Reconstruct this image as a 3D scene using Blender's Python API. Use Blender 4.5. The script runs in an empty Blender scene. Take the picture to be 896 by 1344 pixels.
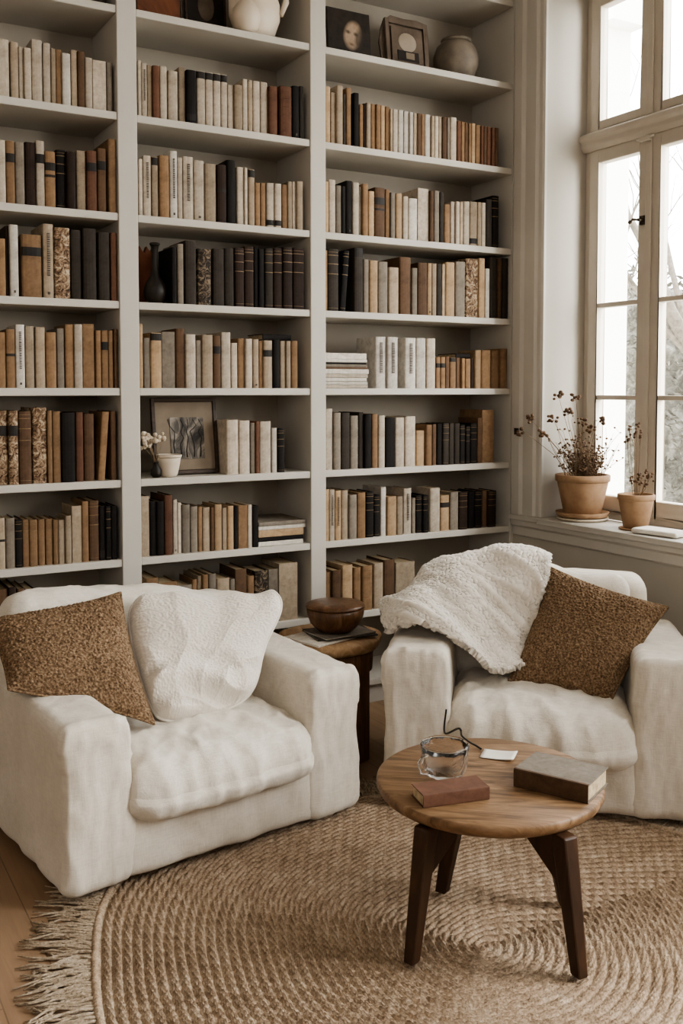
import bpy, bmesh, math, random
from mathutils import Vector, Matrix, noise
random.seed(7)
PI = math.pi
C = bpy.context.scene.collection

# ------------------------------------------------------------------ camera
FPX = 1288.0                       # focal length in pixels of an 896x1344 frame
HC = 1.45
PITCH, YAW = math.radians(3.0), math.radians(29.8)
SHIFT = 92.5                       # px the principal point sits above the centre
cam_d = bpy.data.cameras.new('camera')
cam = bpy.data.objects.new('camera', cam_d); C.objects.link(cam)
cam.location = (0, 0, HC)
cam.rotation_euler = (PI/2 - PITCH, 0, -YAW)
cam_d.sensor_fit = 'VERTICAL'; cam_d.sensor_height = 36.0
cam_d.lens = FPX/1344*36.0
cam_d.shift_y = -SHIFT/1344
cam_d.clip_start = 0.05
bpy.context.scene.camera = cam
RM = cam.rotation_euler.to_matrix()
FW = Vector((math.sin(YAW), math.cos(YAW), 0)); RT = Vector((math.cos(YAW), -math.sin(YAW), 0))
O = Vector((0, 0, HC))
def ray(px, py): return RM @ Vector(((px-448)/FPX, -(py-(672-SHIFT))/FPX, -1))
def at_y(px, py, Y): d = ray(px, py); return O + d*(Y/d.y)
def at_x(px, py, X): d = ray(px, py); return O + d*(X/d.x)
def at_z(px, py, z): d = ray(px, py); return O + d*((z-HC)/d.z)
def at_t(px, py, t): d = ray(px, py); return O + d*(t/d.dot(FW))

# ------------------------------------------------------------------ objects
def tag(o, label=None, cat=None, group=None, kind=None):
    if label: o['label'] = label
    if cat: o['category'] = cat
    if group: o['group'] = group
    if kind: o['kind'] = kind
    return o
def thing(name, label, cat, loc=(0,0,0), rz=0, group=None):
    o = bpy.data.objects.new(name, None); C.objects.link(o)
    o.empty_display_size = 0.05
    o.location = loc; o.rotation_euler = (0, 0, rz)
    return tag(o, label, cat, group)

class MB:
    """collects shapes that belong to ONE mesh"""
    def __init__(s): s.v = []; s.f = []; s.m = []; s.sm = []
    def add(s, vs, fs, mi=0, smooth=False):
        b = len(s.v); s.v += [tuple(p) for p in vs]
        for f in fs: s.f.append([b+i for i in f]); s.m.append(mi); s.sm.append(smooth)
        return s
    def box(s, lo, hi, mi=0):
        x0,y0,z0 = lo; x1,y1,z1 = hi
        return s.add([(x0,y0,z0),(x1,y0,z0),(x1,y1,z0),(x0,y1,z0),(x0,y0,z1),(x1,y0,z1),(x1,y1,z1),(x0,y1,z1)],
                     [(0,3,2,1),(4,5,6,7),(0,1,5,4),(1,2,6,5),(2,3,7,6),(3,0,4,7)], mi)
    def prism(s, poly, a, b, axis='z', mi=0, smooth=False):
        n = len(poly)
        def P(u, w):
            return {'z': (u[0],u[1],w), 'x': (w,u[0],u[1]), 'y': (u[0],w,u[1])}[axis]
        vs = [P(u,a) for u in poly] + [P(u,b) for u in poly]
        s.add(vs, [(i,(i+1)%n,n+(i+1)%n,n+i) for i in range(n)], mi, smooth)
        return s.add(vs, [tuple(range(n))[::-1], tuple(range(n,2*n))], mi)
    def lathe(s, prof, c=(0,0,0), seg=32, mi=0, smooth=True, fn=None):
        vs = []; n = len(prof)
        for r, z in prof:
            for k in range(seg):
                a = 2*PI*k/seg
                q = Vector((r*math.cos(a), r*math.sin(a), z))
                if fn: q = fn(q, a)
                vs.append((c[0]+q[0], c[1]+q[1], c[2]+q[2]))
        fs = [(i*seg+k, i*seg+(k+1)%seg, (i+1)*seg+(k+1)%seg, (i+1)*seg+k) for i in range(n-1) for k in range(seg)]
        s.add(vs, fs, mi, smooth)
        s.add(vs[:seg], [tuple(range(seg))[::-1]], mi); s.add(vs[-seg:], [tuple(range(seg))], mi)
        return s
    def tube(s, pts, r, seg=6, mi=0, smooth=True):
        pts = [Vector(p) for p in pts]; n = len(pts)
        rs = r if isinstance(r, (list, tuple)) else [r]*n
        vs = []; up = None
        for i, p in enumerate(pts):
            d = (pts[min(i+1,n-1)] - pts[max(i-1,0)])
            d = d.normalized() if d.length > 1e-9 else Vector((0,0,1))
            if up is None: up = Vector((0,0,1)) if abs(d.z) < .9 else Vector((1,0,0))
            sx = d.cross(up)
            if sx.length < 1e-4: sx = d.cross(Vector((.3,1,.2)))
            sx.normalize(); sy = sx.cross(d).normalized(); up = sy
            for k in range(seg):
                a = 2*PI*k/seg
                vs.append(p + sx*(rs[i]*math.cos(a)) + sy*(rs[i]*math.sin(a)))
        fs = [(i*seg+k, i*seg+(k+1)%seg, (i+1)*seg+(k+1)%seg, (i+1)*seg+k) for i in range(n-1) for k in range(seg)]
        s.add(vs, fs, mi, smooth)
        s.add(vs[:seg], [tuple(range(seg))[::-1]], mi); s.add(vs[-seg:], [tuple(range(seg))], mi)
        return s
    def ball(s, c, r, mi=0, seg=8, rings=5, sq=(1,1,1)):
        vs = []
        for i in range(1, rings):
            ph = PI*i/rings
            for k in range(seg):
                a = 2*PI*k/seg
                vs.append((c[0]+r*sq[0]*math.sin(ph)*math.cos(a), c[1]+r*sq[1]*math.sin(ph)*math.sin(a), c[2]+r*sq[2]*math.cos(ph)))
        t = len(vs); vs.append((c[0],c[1],c[2]+r*sq[2])); vs.append((c[0],c[1],c[2]-r*sq[2]))
        fs = [(i*seg+k,(i+1)*seg+k,(i+1)*seg+(k+1)%seg,i*seg+(k+1)%seg) for i in range(rings-2) for k in range(seg)]
        fs += [(t,k,(k+1)%seg) for k in range(seg)] + [(t+1,(rings-2)*seg+(k+1)%seg,(rings-2)*seg+k) for k in range(seg)]
        return s.add(vs, fs, mi, True)
    def grid(s, pts, mi=0, smooth=True, closed_u=False):
        nu, nv = len(pts), len(pts[0])
        vs = [p for r in pts for p in r]
        fs = [(i*nv+j, ((i+1)%nu)*nv+j, ((i+1)%nu)*nv+j+1, i*nv+j+1) for i in range(nu if closed_u else nu-1) for j in range(nv-1)]
        return s.add(vs, fs, mi, smooth)
    def xf(s, M):
        s.v = [tuple(M @ Vector(p)) for p in s.v]; return s
    def build(s, name, mats, parent=None, bevel=0, weld=True):
        me = bpy.data.meshes.new(name)
        me.from_pydata(s.v, [], s.f)
        mats = mats if isinstance(mats, (list, tuple)) else [mats]
        for m in mats: me.materials.append(m)
        me.polygons.foreach_set('material_index', s.m)
        me.polygons.foreach_set('use_smooth', s.sm)
        bm = bmesh.new(); bm.from_mesh(me)
        if weld: bmesh.ops.remove_doubles(bm, verts=bm.verts, dist=1e-5)
        bmesh.ops.recalc_face_normals(bm, faces=bm.faces)
        bm.to_mesh(me); bm.free(); me.update()
        o = bpy.data.objects.new(name, me); C.objects.link(o)
        if parent: o.parent = parent
        if bevel:
            b = o.modifiers.new('bevel', 'BEVEL'); b.width = bevel; b.segments = 2; b.limit_method = 'ANGLE'
        return o

# ------------------------------------------------------------------ materials
def srgb(h):
    h = h.lstrip('#'); c = [int(h[i:i+2],16)/255 for i in (0,2,4)]
    return tuple(((x+.055)/1.055)**2.4 if x > .04045 else x/12.92 for x in c) + (1,)
class NT:
    def __init__(s, name):
        s.m = bpy.data.materials.new(name); s.m.use_nodes = True
        s.t = s.m.node_tree; s.t.nodes.clear()
        s.out = s.n('ShaderNodeOutputMaterial'); s.b = s.n('ShaderNodeBsdfPrincipled')
        s.l(s.b.outputs[0], s.out.inputs[0]); s.tc = s.n('ShaderNodeTexCoord')
    def n(s, t, **k):
        x = s.t.nodes.new(t)
        for a, v in k.items(): setattr(x, a, v)
        return x
    def l(s, a, b): s.t.links.new(a, b)
    def noise(s, scale, detail=4, rough=.6, coord='Object', stretch=None, dist=0):
        x = s.n('ShaderNodeTexNoise'); x.inputs['Scale'].default_value = scale
        x.inputs['Detail'].default_value = detail; x.inputs['Roughness'].default_value = rough; x.inputs['Distortion'].default_value = dist
        if stretch:
            mp = s.n('ShaderNodeMapping'); mp.inputs['Scale'].default_value = stretch
            s.l(s.tc.outputs[coord], mp.inputs[0]); s.l(mp.outputs[0], x.inputs[0])
        else: s.l(s.tc.outputs[coord], x.inputs[0])
        return x
    def ramp(s, fac, stops):
        r = s.n('ShaderNodeValToRGB'); e = r.color_ramp.elements
        while len(e) < len(stops): e.new(.5)
        for i, (p, c) in enumerate(stops):
            e[i].position = p; e[i].color = srgb(c) if isinstance(c, str) else c
        s.l(fac, r.inputs[0]); return r
    def mix(s, fac, a, b, mode='MIX'):
        x = s.n('ShaderNodeMix', data_type='RGBA', blend_type=mode)
        for sock, v in ((x.inputs[0], fac), (x.inputs[6], a), (x.inputs[7], b)):
            if hasattr(v, 'links'): s.l(v, sock)
            elif isinstance(v, str): sock.default_value = srgb(v)
            else: sock.default_value = v
        return x.outputs[2]
    def bump(s, h, strength=.3, dist=.01, prev=None):
        b = s.n('ShaderNodeBump'); b.inputs['Strength'].default_value = strength; b.inputs['Distance'].default_value = dist
        s.l(h, b.inputs['Height'])
        if prev: s.l(prev.outputs[0], b.inputs['Normal'])
        return b
    def done(s, col, rough=.7, bump=None, spec=.3, **k):
        if hasattr(col, 'links'): s.l(col, s.b.inputs['Base Color'])
        else: s.b.inputs['Base Color'].default_value = srgb(col) if isinstance(col, str) else col
        s.b.inputs['Roughness'].default_value = rough
        s.b.inputs['Specular IOR Level'].default_value = spec
        if bump: s.l(bump.outputs[0], s.b.inputs['Normal'])
        for a, v in k.items(): s.b.inputs[a].default_value = v
        return s.m

def simple(name, a, b, scale=8, rough=.7, bs=.1, bd=.004, stretch=None, spec=.3, **k):
    t = NT(name); nz = t.noise(scale, stretch=stretch)
    r = t.ramp(nz.outputs['Fac'], [(.3, a), (.7, b)])
    return t.done(r.outputs[0], rough, t.bump(nz.outputs['Fac'], bs, bd), spec, **k)

M = {}
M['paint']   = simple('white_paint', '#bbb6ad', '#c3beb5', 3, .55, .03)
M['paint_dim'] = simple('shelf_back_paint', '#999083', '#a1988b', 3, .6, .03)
M['wall']    = simple('wall_paint', '#b1aba1', '#b8b2a8', 2, .8, .04)
M['wood_sash'] = simple('sash_paint', '#bab0a3', '#c4bbae', 5, .5, .05)
M['ceil']    = simple('ceiling_paint', '#d8d2c8', '#dcd6cd', 2, .9, .02)
M['ext_white'] = simple('render_white', '#eeebe6', '#f4f2ee', 2, .9, .05)
M['pages']   = simple('page_edges', '#9c8a70', '#c9b898', 60, .9, .3, .002, (40,1,1))
M['label']   = simple('dark_title_label', '#1c1714', '#2a231d', 40, .6)
M['gilt']    = simple('gilt_lines', '#5e4c36', '#8a7250', 60, .5)
M['print']   = simple('faded_print', '#4a443e', '#6a625a', 80, .8)
M['black']   = simple('black_metal', '#15120f', '#231e1a', 20, .45)
M['tin']     = simple('aged_metal', '#3c342c', '#6b6055', 40, .4, **{'Metallic': .6})
# floor boards
def m_floor():
    t = NT('floor_boards')
    mp = t.n('ShaderNodeMapping'); mp.inputs['Rotation'].default_value = (0,0,PI/2)
    t.l(t.tc.outputs['Object'], mp.inputs[0])
    br = t.n('ShaderNodeTexBrick'); t.l(mp.outputs[0], br.inputs[0])
    br.inputs['Scale'].default_value = 1; br.inputs['Brick Width'].default_value = 1.7; br.inputs['Row Height'].default_value = .14
    br.inputs['Mortar Size'].default_value = .0018; br.offset = .37
    br.inputs['Color1'].default_value = srgb('#8a7058'); br.inputs['Color2'].default_value = srgb('#987b60'); br.inputs['Mortar'].default_value = srgb('#3c2819')
    g = t.noise(5, 6, .65, stretch=(9,.6,1), dist=.6)
    gr = t.ramp(g.outputs['Fac'], [(.25,'#77604b'),(.75,'#9f856c')])
    c = t.mix(.5, br.outputs[0], gr.outputs[0])
    return t.done(c, .45, t.bump(br.outputs['Fac'], -.4, .003), .4)
M['floor'] = m_floor()
def m_wood(name, a, b, c, stretch=(1,7,7), scale=3.2, rough=.5, dist=1.4):
    t = NT(name); g = t.noise(scale, 6, .62, stretch=stretch, dist=dist)
    f = t.noise(60, 3, .5, stretch=stretch)
    r = t.ramp(g.outputs['Fac'], [(.28,a),(.5,b),(.74,c)])
    col = t.mix(.25, r.outputs[0], f.outputs['Fac'], 'MULTIPLY')
    return t.done(col, rough, t.bump(g.outputs['Fac'], .15, .003), .35)
M['table_top'] = m_wood('oiled_table_wood', '#4b3827', '#83664a', '#a3866a', stretch=(1.2,9,4))
M['table_leg'] = m_wood('dark_leg_wood', '#2a1b10', '#3d2818', '#523722', stretch=(6,6,1))
M['stump'] = m_wood('rough_slab_wood', '#85674a', '#ad8c69', '#cbb08e', stretch=(6,1.2,5))
M['stump_leg'] = m_wood('reddish_dark_wood', '#503826', '#73533c', '#917258', stretch=(7,7,1))
M['bowl'] = m_wood('turned_dark_wood', '#33200f', '#5c3f29', '#826247', stretch=(8,8,1.5), rough=.3)
M['frame_wood'] = m_wood('dark_frame_wood', '#2d2219', '#44352a', '#5a4738', stretch=(1,6,6))
# linen
def m_linen(name, a, b, weave=.24, big=.18):
    t = NT(name)
    w1 = t.noise(260, 2, .5, stretch=(1,1,.12)); w2 = t.noise(260, 2, .5, stretch=(.12,.12,1))
    add = t.n('ShaderNodeMath', operation='ADD'); t.l(w1.outputs['Fac'], add.inputs[0]); t.l(w2.outputs['Fac'], add.inputs[1])
    g = t.noise(7, 5, .6); cr = t.noise(16, 5, .65, dist=1.2)
    col = t.ramp(g.outputs['Fac'], [(.3,a),(.7,b)])
    hv = t.n('ShaderNodeMath', operation='MULTIPLY'); t.l(add.outputs[0], hv.inputs[0]); hv.inputs[1].default_value = .5
    sp = t.ramp(hv.outputs[0], [(.35,(.78,.78,.78,1)),(.6,(1,1,1,1))])
    c2 = t.mix(.55, col.outputs[0], sp.outputs[0], 'MULTIPLY')
    rg = t.noise(7, 3, .5, dist=.9, stretch=(1.6,1.6,.8)); rg.noise_type = 'RIDGED_MULTIFRACTAL'
    b0 = t.bump(rg.outputs['Fac'], big*3.2, .009); b1 = t.bump(cr.outputs['Fac'], big, .010, b0); b2 = t.bump(add.outputs[0], weave, .0016, b1)
    return t.done(c2, .92, b2, .12, **{'Sheen Weight': .15})
M['linen'] = m_linen('natural_linen', '#cfc6b8', '#d9d1c5')
M['linen_cushion'] = m_linen('cushion_linen', '#d3cbbe', '#ddd6cb', .24, .26)
def m_fleece():
    t = NT('white_fleece')
    v = t.n('ShaderNodeTexVoronoi'); v.inputs['Scale'].default_value = 130; t.l(t.tc.outputs['Object'], v.inputs[0])
    nz = t.noise(45, 5, .7); g = t.noise(6, 3)
    col = t.ramp(g.outputs['Fac'], [(.3,'#d8d0c4'),(.7,'#e4ddd3')])
    b1 = t.bump(nz.outputs['Fac'], .35, .008); b2 = t.bump(v.outputs['Distance'], -.6, .007, b1)
    return t.done(col.outputs[0], .95, b2, .05, **{'Sheen Weight': .35})
M['fleece'] = m_fleece()
def m_nubby():
    t = NT('nubby_brown_weave'); g = t.noise(8, 4); f = t.noise(150, 3, .6)
    r = t.ramp(f.outputs['Fac'], [(.3,'#4f3f30'),(.5,'#7a6550'),(.68,'#a18b72')])
    w = t.ramp(g.outputs['Fac'], [(.3,(.85,.83,.82,1)),(.7,(1.05,1.05,1.05,1))])
    return t.done(t.mix(1, r.outputs[0], w.outputs[0], 'MULTIPLY'), .92, t.bump(f.outputs['Fac'], .5, .003), .08)
M['nubby'] = m_nubby()
def m_jute(name, a, b, c):
    t = NT(name); g = t.noise(14, 5, .7); f = t.noise(130, 3, .6)
    r = t.ramp(g.outputs['Fac'], [(.25,a),(.5,b),(.78,c)])
    gm = t.n('ShaderNodeNewGeometry'); pt = t.ramp(gm.outputs['Pointiness'], [(.40,(.34,.27,.21,1)),(.50,(.92,.9,.88,1))])  # groove shade painted into the base colour: concave strands turn dark brown
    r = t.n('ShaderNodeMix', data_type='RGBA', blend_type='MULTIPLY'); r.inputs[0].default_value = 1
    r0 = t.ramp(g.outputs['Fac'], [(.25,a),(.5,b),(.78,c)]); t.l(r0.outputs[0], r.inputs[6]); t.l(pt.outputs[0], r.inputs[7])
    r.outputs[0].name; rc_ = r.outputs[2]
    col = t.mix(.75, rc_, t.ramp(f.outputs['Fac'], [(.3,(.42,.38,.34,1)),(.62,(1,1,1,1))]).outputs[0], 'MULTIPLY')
    return t.done(col, .95, t.bump(f.outputs['Fac'], .9, .005), .05)
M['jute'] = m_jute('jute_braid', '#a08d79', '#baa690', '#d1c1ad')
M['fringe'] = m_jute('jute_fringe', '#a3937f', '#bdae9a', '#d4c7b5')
M['terracotta'] = simple('terracotta', '#8f7056', '#ab8e70', 14, .85, .25, .003)
M['soil'] = simple('dry_soil', '#33261c', '#54402f', 60, 1, .8, .01)
M['stem'] = simple('dry_stem', '#6e5b45', '#96826a', 30, .9)
M['seed'] = simple('dry_seed_heads', '#4a372b', '#7d6450', 70, .95, .6, .004)
M['flower'] = simple('dried_pale_flowers', '#a89882', '#d8cbb8', 60, .95, .6, .004)
M['ceramic'] = simple('off_white_ceramic', '#c9bba8', '#d8ccba', 6, .35, .05)
M['greypot'] = simple('grey_stoneware', '#5e554a', '#857a6c', 12, .6, .2)
M['darkvase'] = simple('dark_stoneware', '#16120f', '#2c241d', 12, .5, .2)
M['rust'] = simple('rust_plaque', '#5a3523', '#7d4d35', 9, .8, .4, .006)
M['paper'] = simple('white_paper', '#d6d0c6', '#e2ddd4', 10, .8, .05)
M['cord'] = simple('black_cord', '#0f0d0c', '#1c1816', 40, .6)
def m_glass(name, tint=(1,1,1,1), rough=0.0):
    t = NT(name); t.t.nodes.remove(t.b)
    tr = t.n('ShaderNodeBsdfTransparent'); tr.inputs[0].default_value = tint
    gl = t.n('ShaderNodeBsdfGlossy'); gl.inputs['Roughness'].default_value = rough
    lw = t.n('ShaderNodeLayerWeight'); pw = t.n('ShaderNodeMath', operation='POWER'); t.l(lw.outputs['Facing'], pw.inputs[0]); pw.inputs[1].default_value = 5
    fr = t.n('ShaderNodeMapRange'); t.l(pw.outputs[0], fr.inputs[0]); fr.inputs['To Min'].default_value = .025; fr.inputs['To Max'].default_value = .7
    mx = t.n('ShaderNodeMixShader'); t.l(fr.outputs[0], mx.inputs[0]); t.l(tr.outputs[0], mx.inputs[1]); t.l(gl.outputs[0], mx.inputs[2])
    t.l(mx.outputs[0], t.out.inputs[0]); return t.m
M['pane'] = m_glass('window_glass', (.97,.98,.98,1))
def m_tumbler():
    t = NT('ribbed_clear_glass'); nz = t.noise(28, 3, .5, dist=1.0)
    m = t.done((.96,.95,.93,1), .03, t.bump(nz.outputs['Fac'], .5, .01), .5)
    t.b.inputs['Transmission Weight'].default_value = 1.0; t.b.inputs['IOR'].default_value = 1.3
    return m
M['tumbler'] = m_tumbler()

# book covers: one material per colour, each book a little different
COL = {'I':('white','#cfc9be'), 'W':('cream','#bdb09d'), 'B':('beige','#a4927a'), 'N':('pale tan','#b3946b'), 'T':('tan','#8c6b46'),
       'O':('brown','#63482f'), 'R':('russet','#6c452d'), 'D':('dark brown','#33231a'), 'H':('charcoal','#3d362e'), 'K':('black','#1d1815'),
       'G':('grey','#857b6d')}
def m_cover(code, hexc):
    t = NT('book_cloth_'+COL[code][0].replace(' ','_'))
    oi = t.n('ShaderNodeObjectInfo'); nz = t.noise(45, 4, .7); big = t.noise(9, 3)
    hs = t.n('ShaderNodeHueSaturation'); hs.inputs['Color'].default_value = srgb(hexc)
    hs.inputs['Saturation'].default_value = .84
    mr = t.n('ShaderNodeMapRange'); mr.inputs['To Min'].default_value = .82; mr.inputs['To Max'].default_value = 1.16
    t.l(oi.outputs['Random'], mr.inputs[0]); t.l(mr.outputs[0], hs.inputs['Value'])
    w = t.ramp(nz.outputs['Fac'], [(.3,(.58,.55,.52,1)),(.62,(1.05,1.05,1.05,1))])
    c = t.mix(.65, hs.outputs[0], w.outputs[0], 'MULTIPLY')
    w2 = t.ramp(big.outputs['Fac'], [(.3,(.72,.69,.66,1)),(.7,(1.1,1.1,1.1,1))])
    c = t.mix(.75, c, w2.outputs[0], 'MULTIPLY')
    return t.done(c, .75, t.bump(nz.outputs['Fac'], .15, .002), .25)
for k, (nm, hx) in COL.items(): M['c'+k] = m_cover(k, hx)
def m_marble(name, a, b, c, sc):
    t = NT(name); nz = t.noise(sc, 5, .7, dist=1.5)
    r = t.ramp(nz.outputs['Fac'], [(.38,a),(.5,b),(.6,c)])
    return t.done(r.outputs[0], .7, t.bump(nz.outputs['Fac'], .2, .002), .25)
COL['M'] = ('marbled', ''); M['cM'] = m_marble('marbled_boards', '#3a2a1f', '#806750', '#bfae94', 38)
COL['J'] = ('mottled dark', ''); M['cJ'] = m_marble('mottled_dark_boards', '#1b1612', '#3f352b', '#857460', 40)

# ------------------------------------------------------------------ room shell
D = 3.80                            # front plane of the bookcase
XW = 3.16                           # inner face of the window wall
XG = 3.42                           # plane of the window sashes
def struct(o): o['kind'] = 'structure'; return o
struct(MB().box((-3.2,-3,-.1),(3.5,4.3,0)).build('floor', M['floor']))
struct(MB().box((-3.2,-3,3.66),(3.5,4.3,3.78)).build('ceiling', M['ceil']))
struct(MB().box((-3.2,4.17,0),(3.9,4.3,3.66)).build('wall_back', M['wall']))
struct(MB().box((-3.3,-3,0),(-3.2,4.3,3.66)).build('wall_left', M['wall']))
struct(MB().box((-3.2,-3.1,0),(3.5,-3,3.66)).build('wall_front', M['wall']))
N1A, N1B = 1.99, 3.58              # window niche in view
N2A, N2B = -1.10, 1.10             # second window, nearer the camera
ZS, ZT = .84, 3.34
w = MB()
for (a, b) in ((-3, N2A), (N2B, N1A), (N1B, 4.17)): w.box((XW,a,0),(XW+.34,b,3.66))
for (a, b) in ((N2A, N2B), (N1A, N1B)):
    w.box((XW,a,0),(XW+.34,b,ZS-.03)); w.box((XW,a,ZT),(XW+.34,b,3.66))
struct(w.build('wall_right', M['wall']))
# moulded casing beside the niche and its hinge
cs = MB()
y0, y1 = N1B, 3.785
prof = [(XW, y0-.004), (XW-.012, y0-.004), (XW-.018, y0+.008), (XW-.018, y0+.03), (XW-.030, y0+.042), (XW-.030, y0+.085), (XW-.020, y0+.095), (XW-.020, y0+.125),
        (XW-.034, y0+.14), (XW-.034, y1-.012), (XW-.028, y1), (XW, y1)]
cs.prism(prof, ZS+.001, 3.66, 'z')
casing = struct(cs.build('trim_1', M['paint']))
hg = MB(); p = at_x(679, 566, XW-.034)
hg.box((XW-.039, p.y-.009, p.z-.015), (XW-.0341, p.y+.009, p.z+.015)); hg.tube([(XW-.041,p.y+.012,p.z-.016),(XW-.041,p.y+.012,p.z+.016)], .004)
hg.build('hinge', M['black'], casing)
cs = MB(); cs.box((XW-.024, N1A-.2, ZS+.001), (XW-.0005, N1A+.004, 3.66)); struct(cs.build('trim_2', M['paint'], bevel=.006))
cs = MB(); cs.box((XW-.024, N1A+.004, ZT-.004), (XW-.0005, N1B-.004, 3.66)); struct(cs.build('trim_3', M['paint'], bevel=.006))
# sill with apron moulding
sl = MB(); sl.box((XW-.035, N1A-.22, ZS-.028), (XG-.03, N1B-.001, ZS)); sl.box((XW-.035, N1B-.001, ZS-.028),(XW-.0005, 3.79, ZS))
struct(sl.build('trim_4', M['paint'], bevel=.006))
sl = MB(); sl.prism([(XW-.0005,ZS-.0285),(XW-.026,ZS-.0285),(XW-.026,ZS-.05),(XW-.014,ZS-.062),(XW-.014,ZS-.10),(XW-.008,ZS-.108),(XW-.0005,ZS-.108)], N1A-.2, 3.785, 'y')
struct(sl.build('trim_5', M['paint']))
struct(MB().box((XW-.018,-3,0),(XW-.0005,3.78,.12)).build('baseboard_right', M['paint'], bevel=.004))

def window(name, ya, yb, n, ztr=2.63):
    W = bpy.data.objects.new(name, None); C.objects.link(W); struct(W); W.location = (XG, (ya+yb)/2, ZS)
    bpy.context.view_layer.update()
    inv = Matrix.Translation(W.location).inverted()
    def B(mb, nm, mt, par=W, bev=.004):
        return mb.xf(inv if par is W else inv).build(nm, mt, par, bev)
    f = MB()                                        # fixed frame: jambs, head, bottom
    f.box((XG-.01,yb-.035,ZS),(XG+.07,yb,ZT)); f.box((XG-.01,ya,ZS),(XG+.07,ya+.035,ZT))
    f.box((XG-.01,ya+.035,ZT-.04),(XG+.07,yb-.035,ZT)); f.box((XG-.01,ya+.035,ZS),(XG+.07,yb-.035,ZS+.035))
    B(f, 'window_frame', M['wood_sash'])
    t = MB()                                        # transom moulding that carries the upper lights
    t.prism([(XG+.06,ztr-.045),(XG-.03,ztr-.045),(XG-.045,ztr-.025),(XG-.045,ztr-.005),(XG-.06,ztr+.010),(XG-.06,ztr+.030),(XG-.03,ztr+.045),(XG+.06,ztr+.045)], ya+.0005, yb-.0005, 'y')
    B(t, 'transom', M['wood_sash'])
    wd = (yb-ya-.07)/n
    for i in range(n):
        c1 = yb-.035-i*wd; c0 = c1-wd
        st = .062
        for (za, zb, bars, lower) in ((ZS+.036, ztr-.046, (1.415,1.852), True), (ztr+.046, ZT-.041, (), False)):
            s = MB()
            rb, rt = (.075, .06) if lower else (.045, .05)
            s.box((XG-.022,c1-st,za),(XG+.03,c1-.001,zb)); s.box((XG-.022,c0+.001,za),(XG+.03,c0+st,zb))
            s.box((XG-.022,c0+st,za),(XG+.03,c1-st,za+rb)); s.box((XG-.022,c0+st,zb-rt),(XG+.03,c1-st,zb))
            so = B(s, 'sash', M['wood_sash'], W, .005)
            edges = [za+rb] + list(bars) + [zb-rt]
            if bars:
                m_ = MB()
                for z in bars: m_.box((XG-.018,c0+st,z-.011),(XG+.024,c1-st,z+.011))
                B(m_, 'glazing_bar', M['wood_sash'], so, .003)
            for a, b in zip(edges[:-1], edges[1:]):
                B(MB().box((XG+.004,c0+st-.004,a-.004),(XG+.007,c1-st+.004,b+.004)), 'pane', M['pane'], so, 0)
        if i < n-1:                                  # cover strip where two sashes meet
            B(MB().box((XG-.034,c0-.016,ZS+.04),(XG-.0225,c0+.016,ztr-.046)).box((XG-.034,c0-.016,ztr+.046),(XG-.0225,c0+.016,ZT-.041)), 'astragal', M['wood_sash'])
            h = MB(); hz = at_x(834, 291, XG-.03).z
            h.tube([(XG-.0345,c0+.03,hz),(XG-.06,c0+.03,hz)], .007); h.tube([(XG-.06,c0+.032,hz),(XG-.062,c0+.062,hz+.006),(XG-.06,c0+.075,hz-.004)], .006)
            h.ball((XG-.06,c0+.078,hz-.004), .010)
            h.box((XG-.036,c0+.017,hz-.02),(XG-.0225,c0+.045,hz+.02))
            B(h, 'window_latch', M['tin'], W, 0)
            k = MB(); k.box((XG-.062,c0-.03,ztr-.075),(XG-.046,c0+.03,ztr-.055)); k.tube([(XG-.054,c0-.05,ztr-.06),(XG-.054,c0+.05,ztr-.062)], .006)
            B(k, 'top_bolt', M['wood_sash'], W, 0)
    return W
window('window_1', N1A, N1B, 4)
window('window_2', N2A, N2B, 4)

# ------------------------------------------------------------------ bookcase
SZ = [.12, .44, .775, 1.093, 1.458, 1.80, 2.143, 2.532, 2.940, 3.335]      # tops of the shelf boards
ST = .030
DEP = .34
px = lambda x, Y=D: at_y(x, 450, Y).x
U1, U2, U3, U4 = px(157.5), px(183), px(407.5), px(427.5)
XR = XW - .021
POSTS = [(U1-.83, U1-.75), (U1, U2), (U3, U4), (XR, XW-.001)]
BAYS = [(POSTS[i][1], POSTS[i+1][0]) for i in range(3)]
bc = thing('bookcase', 'tall white built-in bookcase of open shelves covering the whole back wall', 'bookcase', ((U1+XR)/2, D, 0))
binv = Matrix.Translation(-bc.location)
for a, b in POSTS:
    MB().box((a,D-.002,0),(b,D+DEP,3.655)).xf(binv).build('upright', M['paint'], bc, .004)
for bi, (a, b) in enumerate(BAYS):
    for z in SZ:
        MB().box((a+.0005,D+.004,z-ST),(b-.0005,D+DEP,z)).xf(binv).build('shelf', M['paint'], bc, .003)
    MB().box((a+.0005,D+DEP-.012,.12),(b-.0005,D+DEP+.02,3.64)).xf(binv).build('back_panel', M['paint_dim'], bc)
    MB().box((a+.0005,D+.03,.001),(b-.0005,D+.05,.089)).xf(binv).build('plinth', M['paint'], bc)

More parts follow.
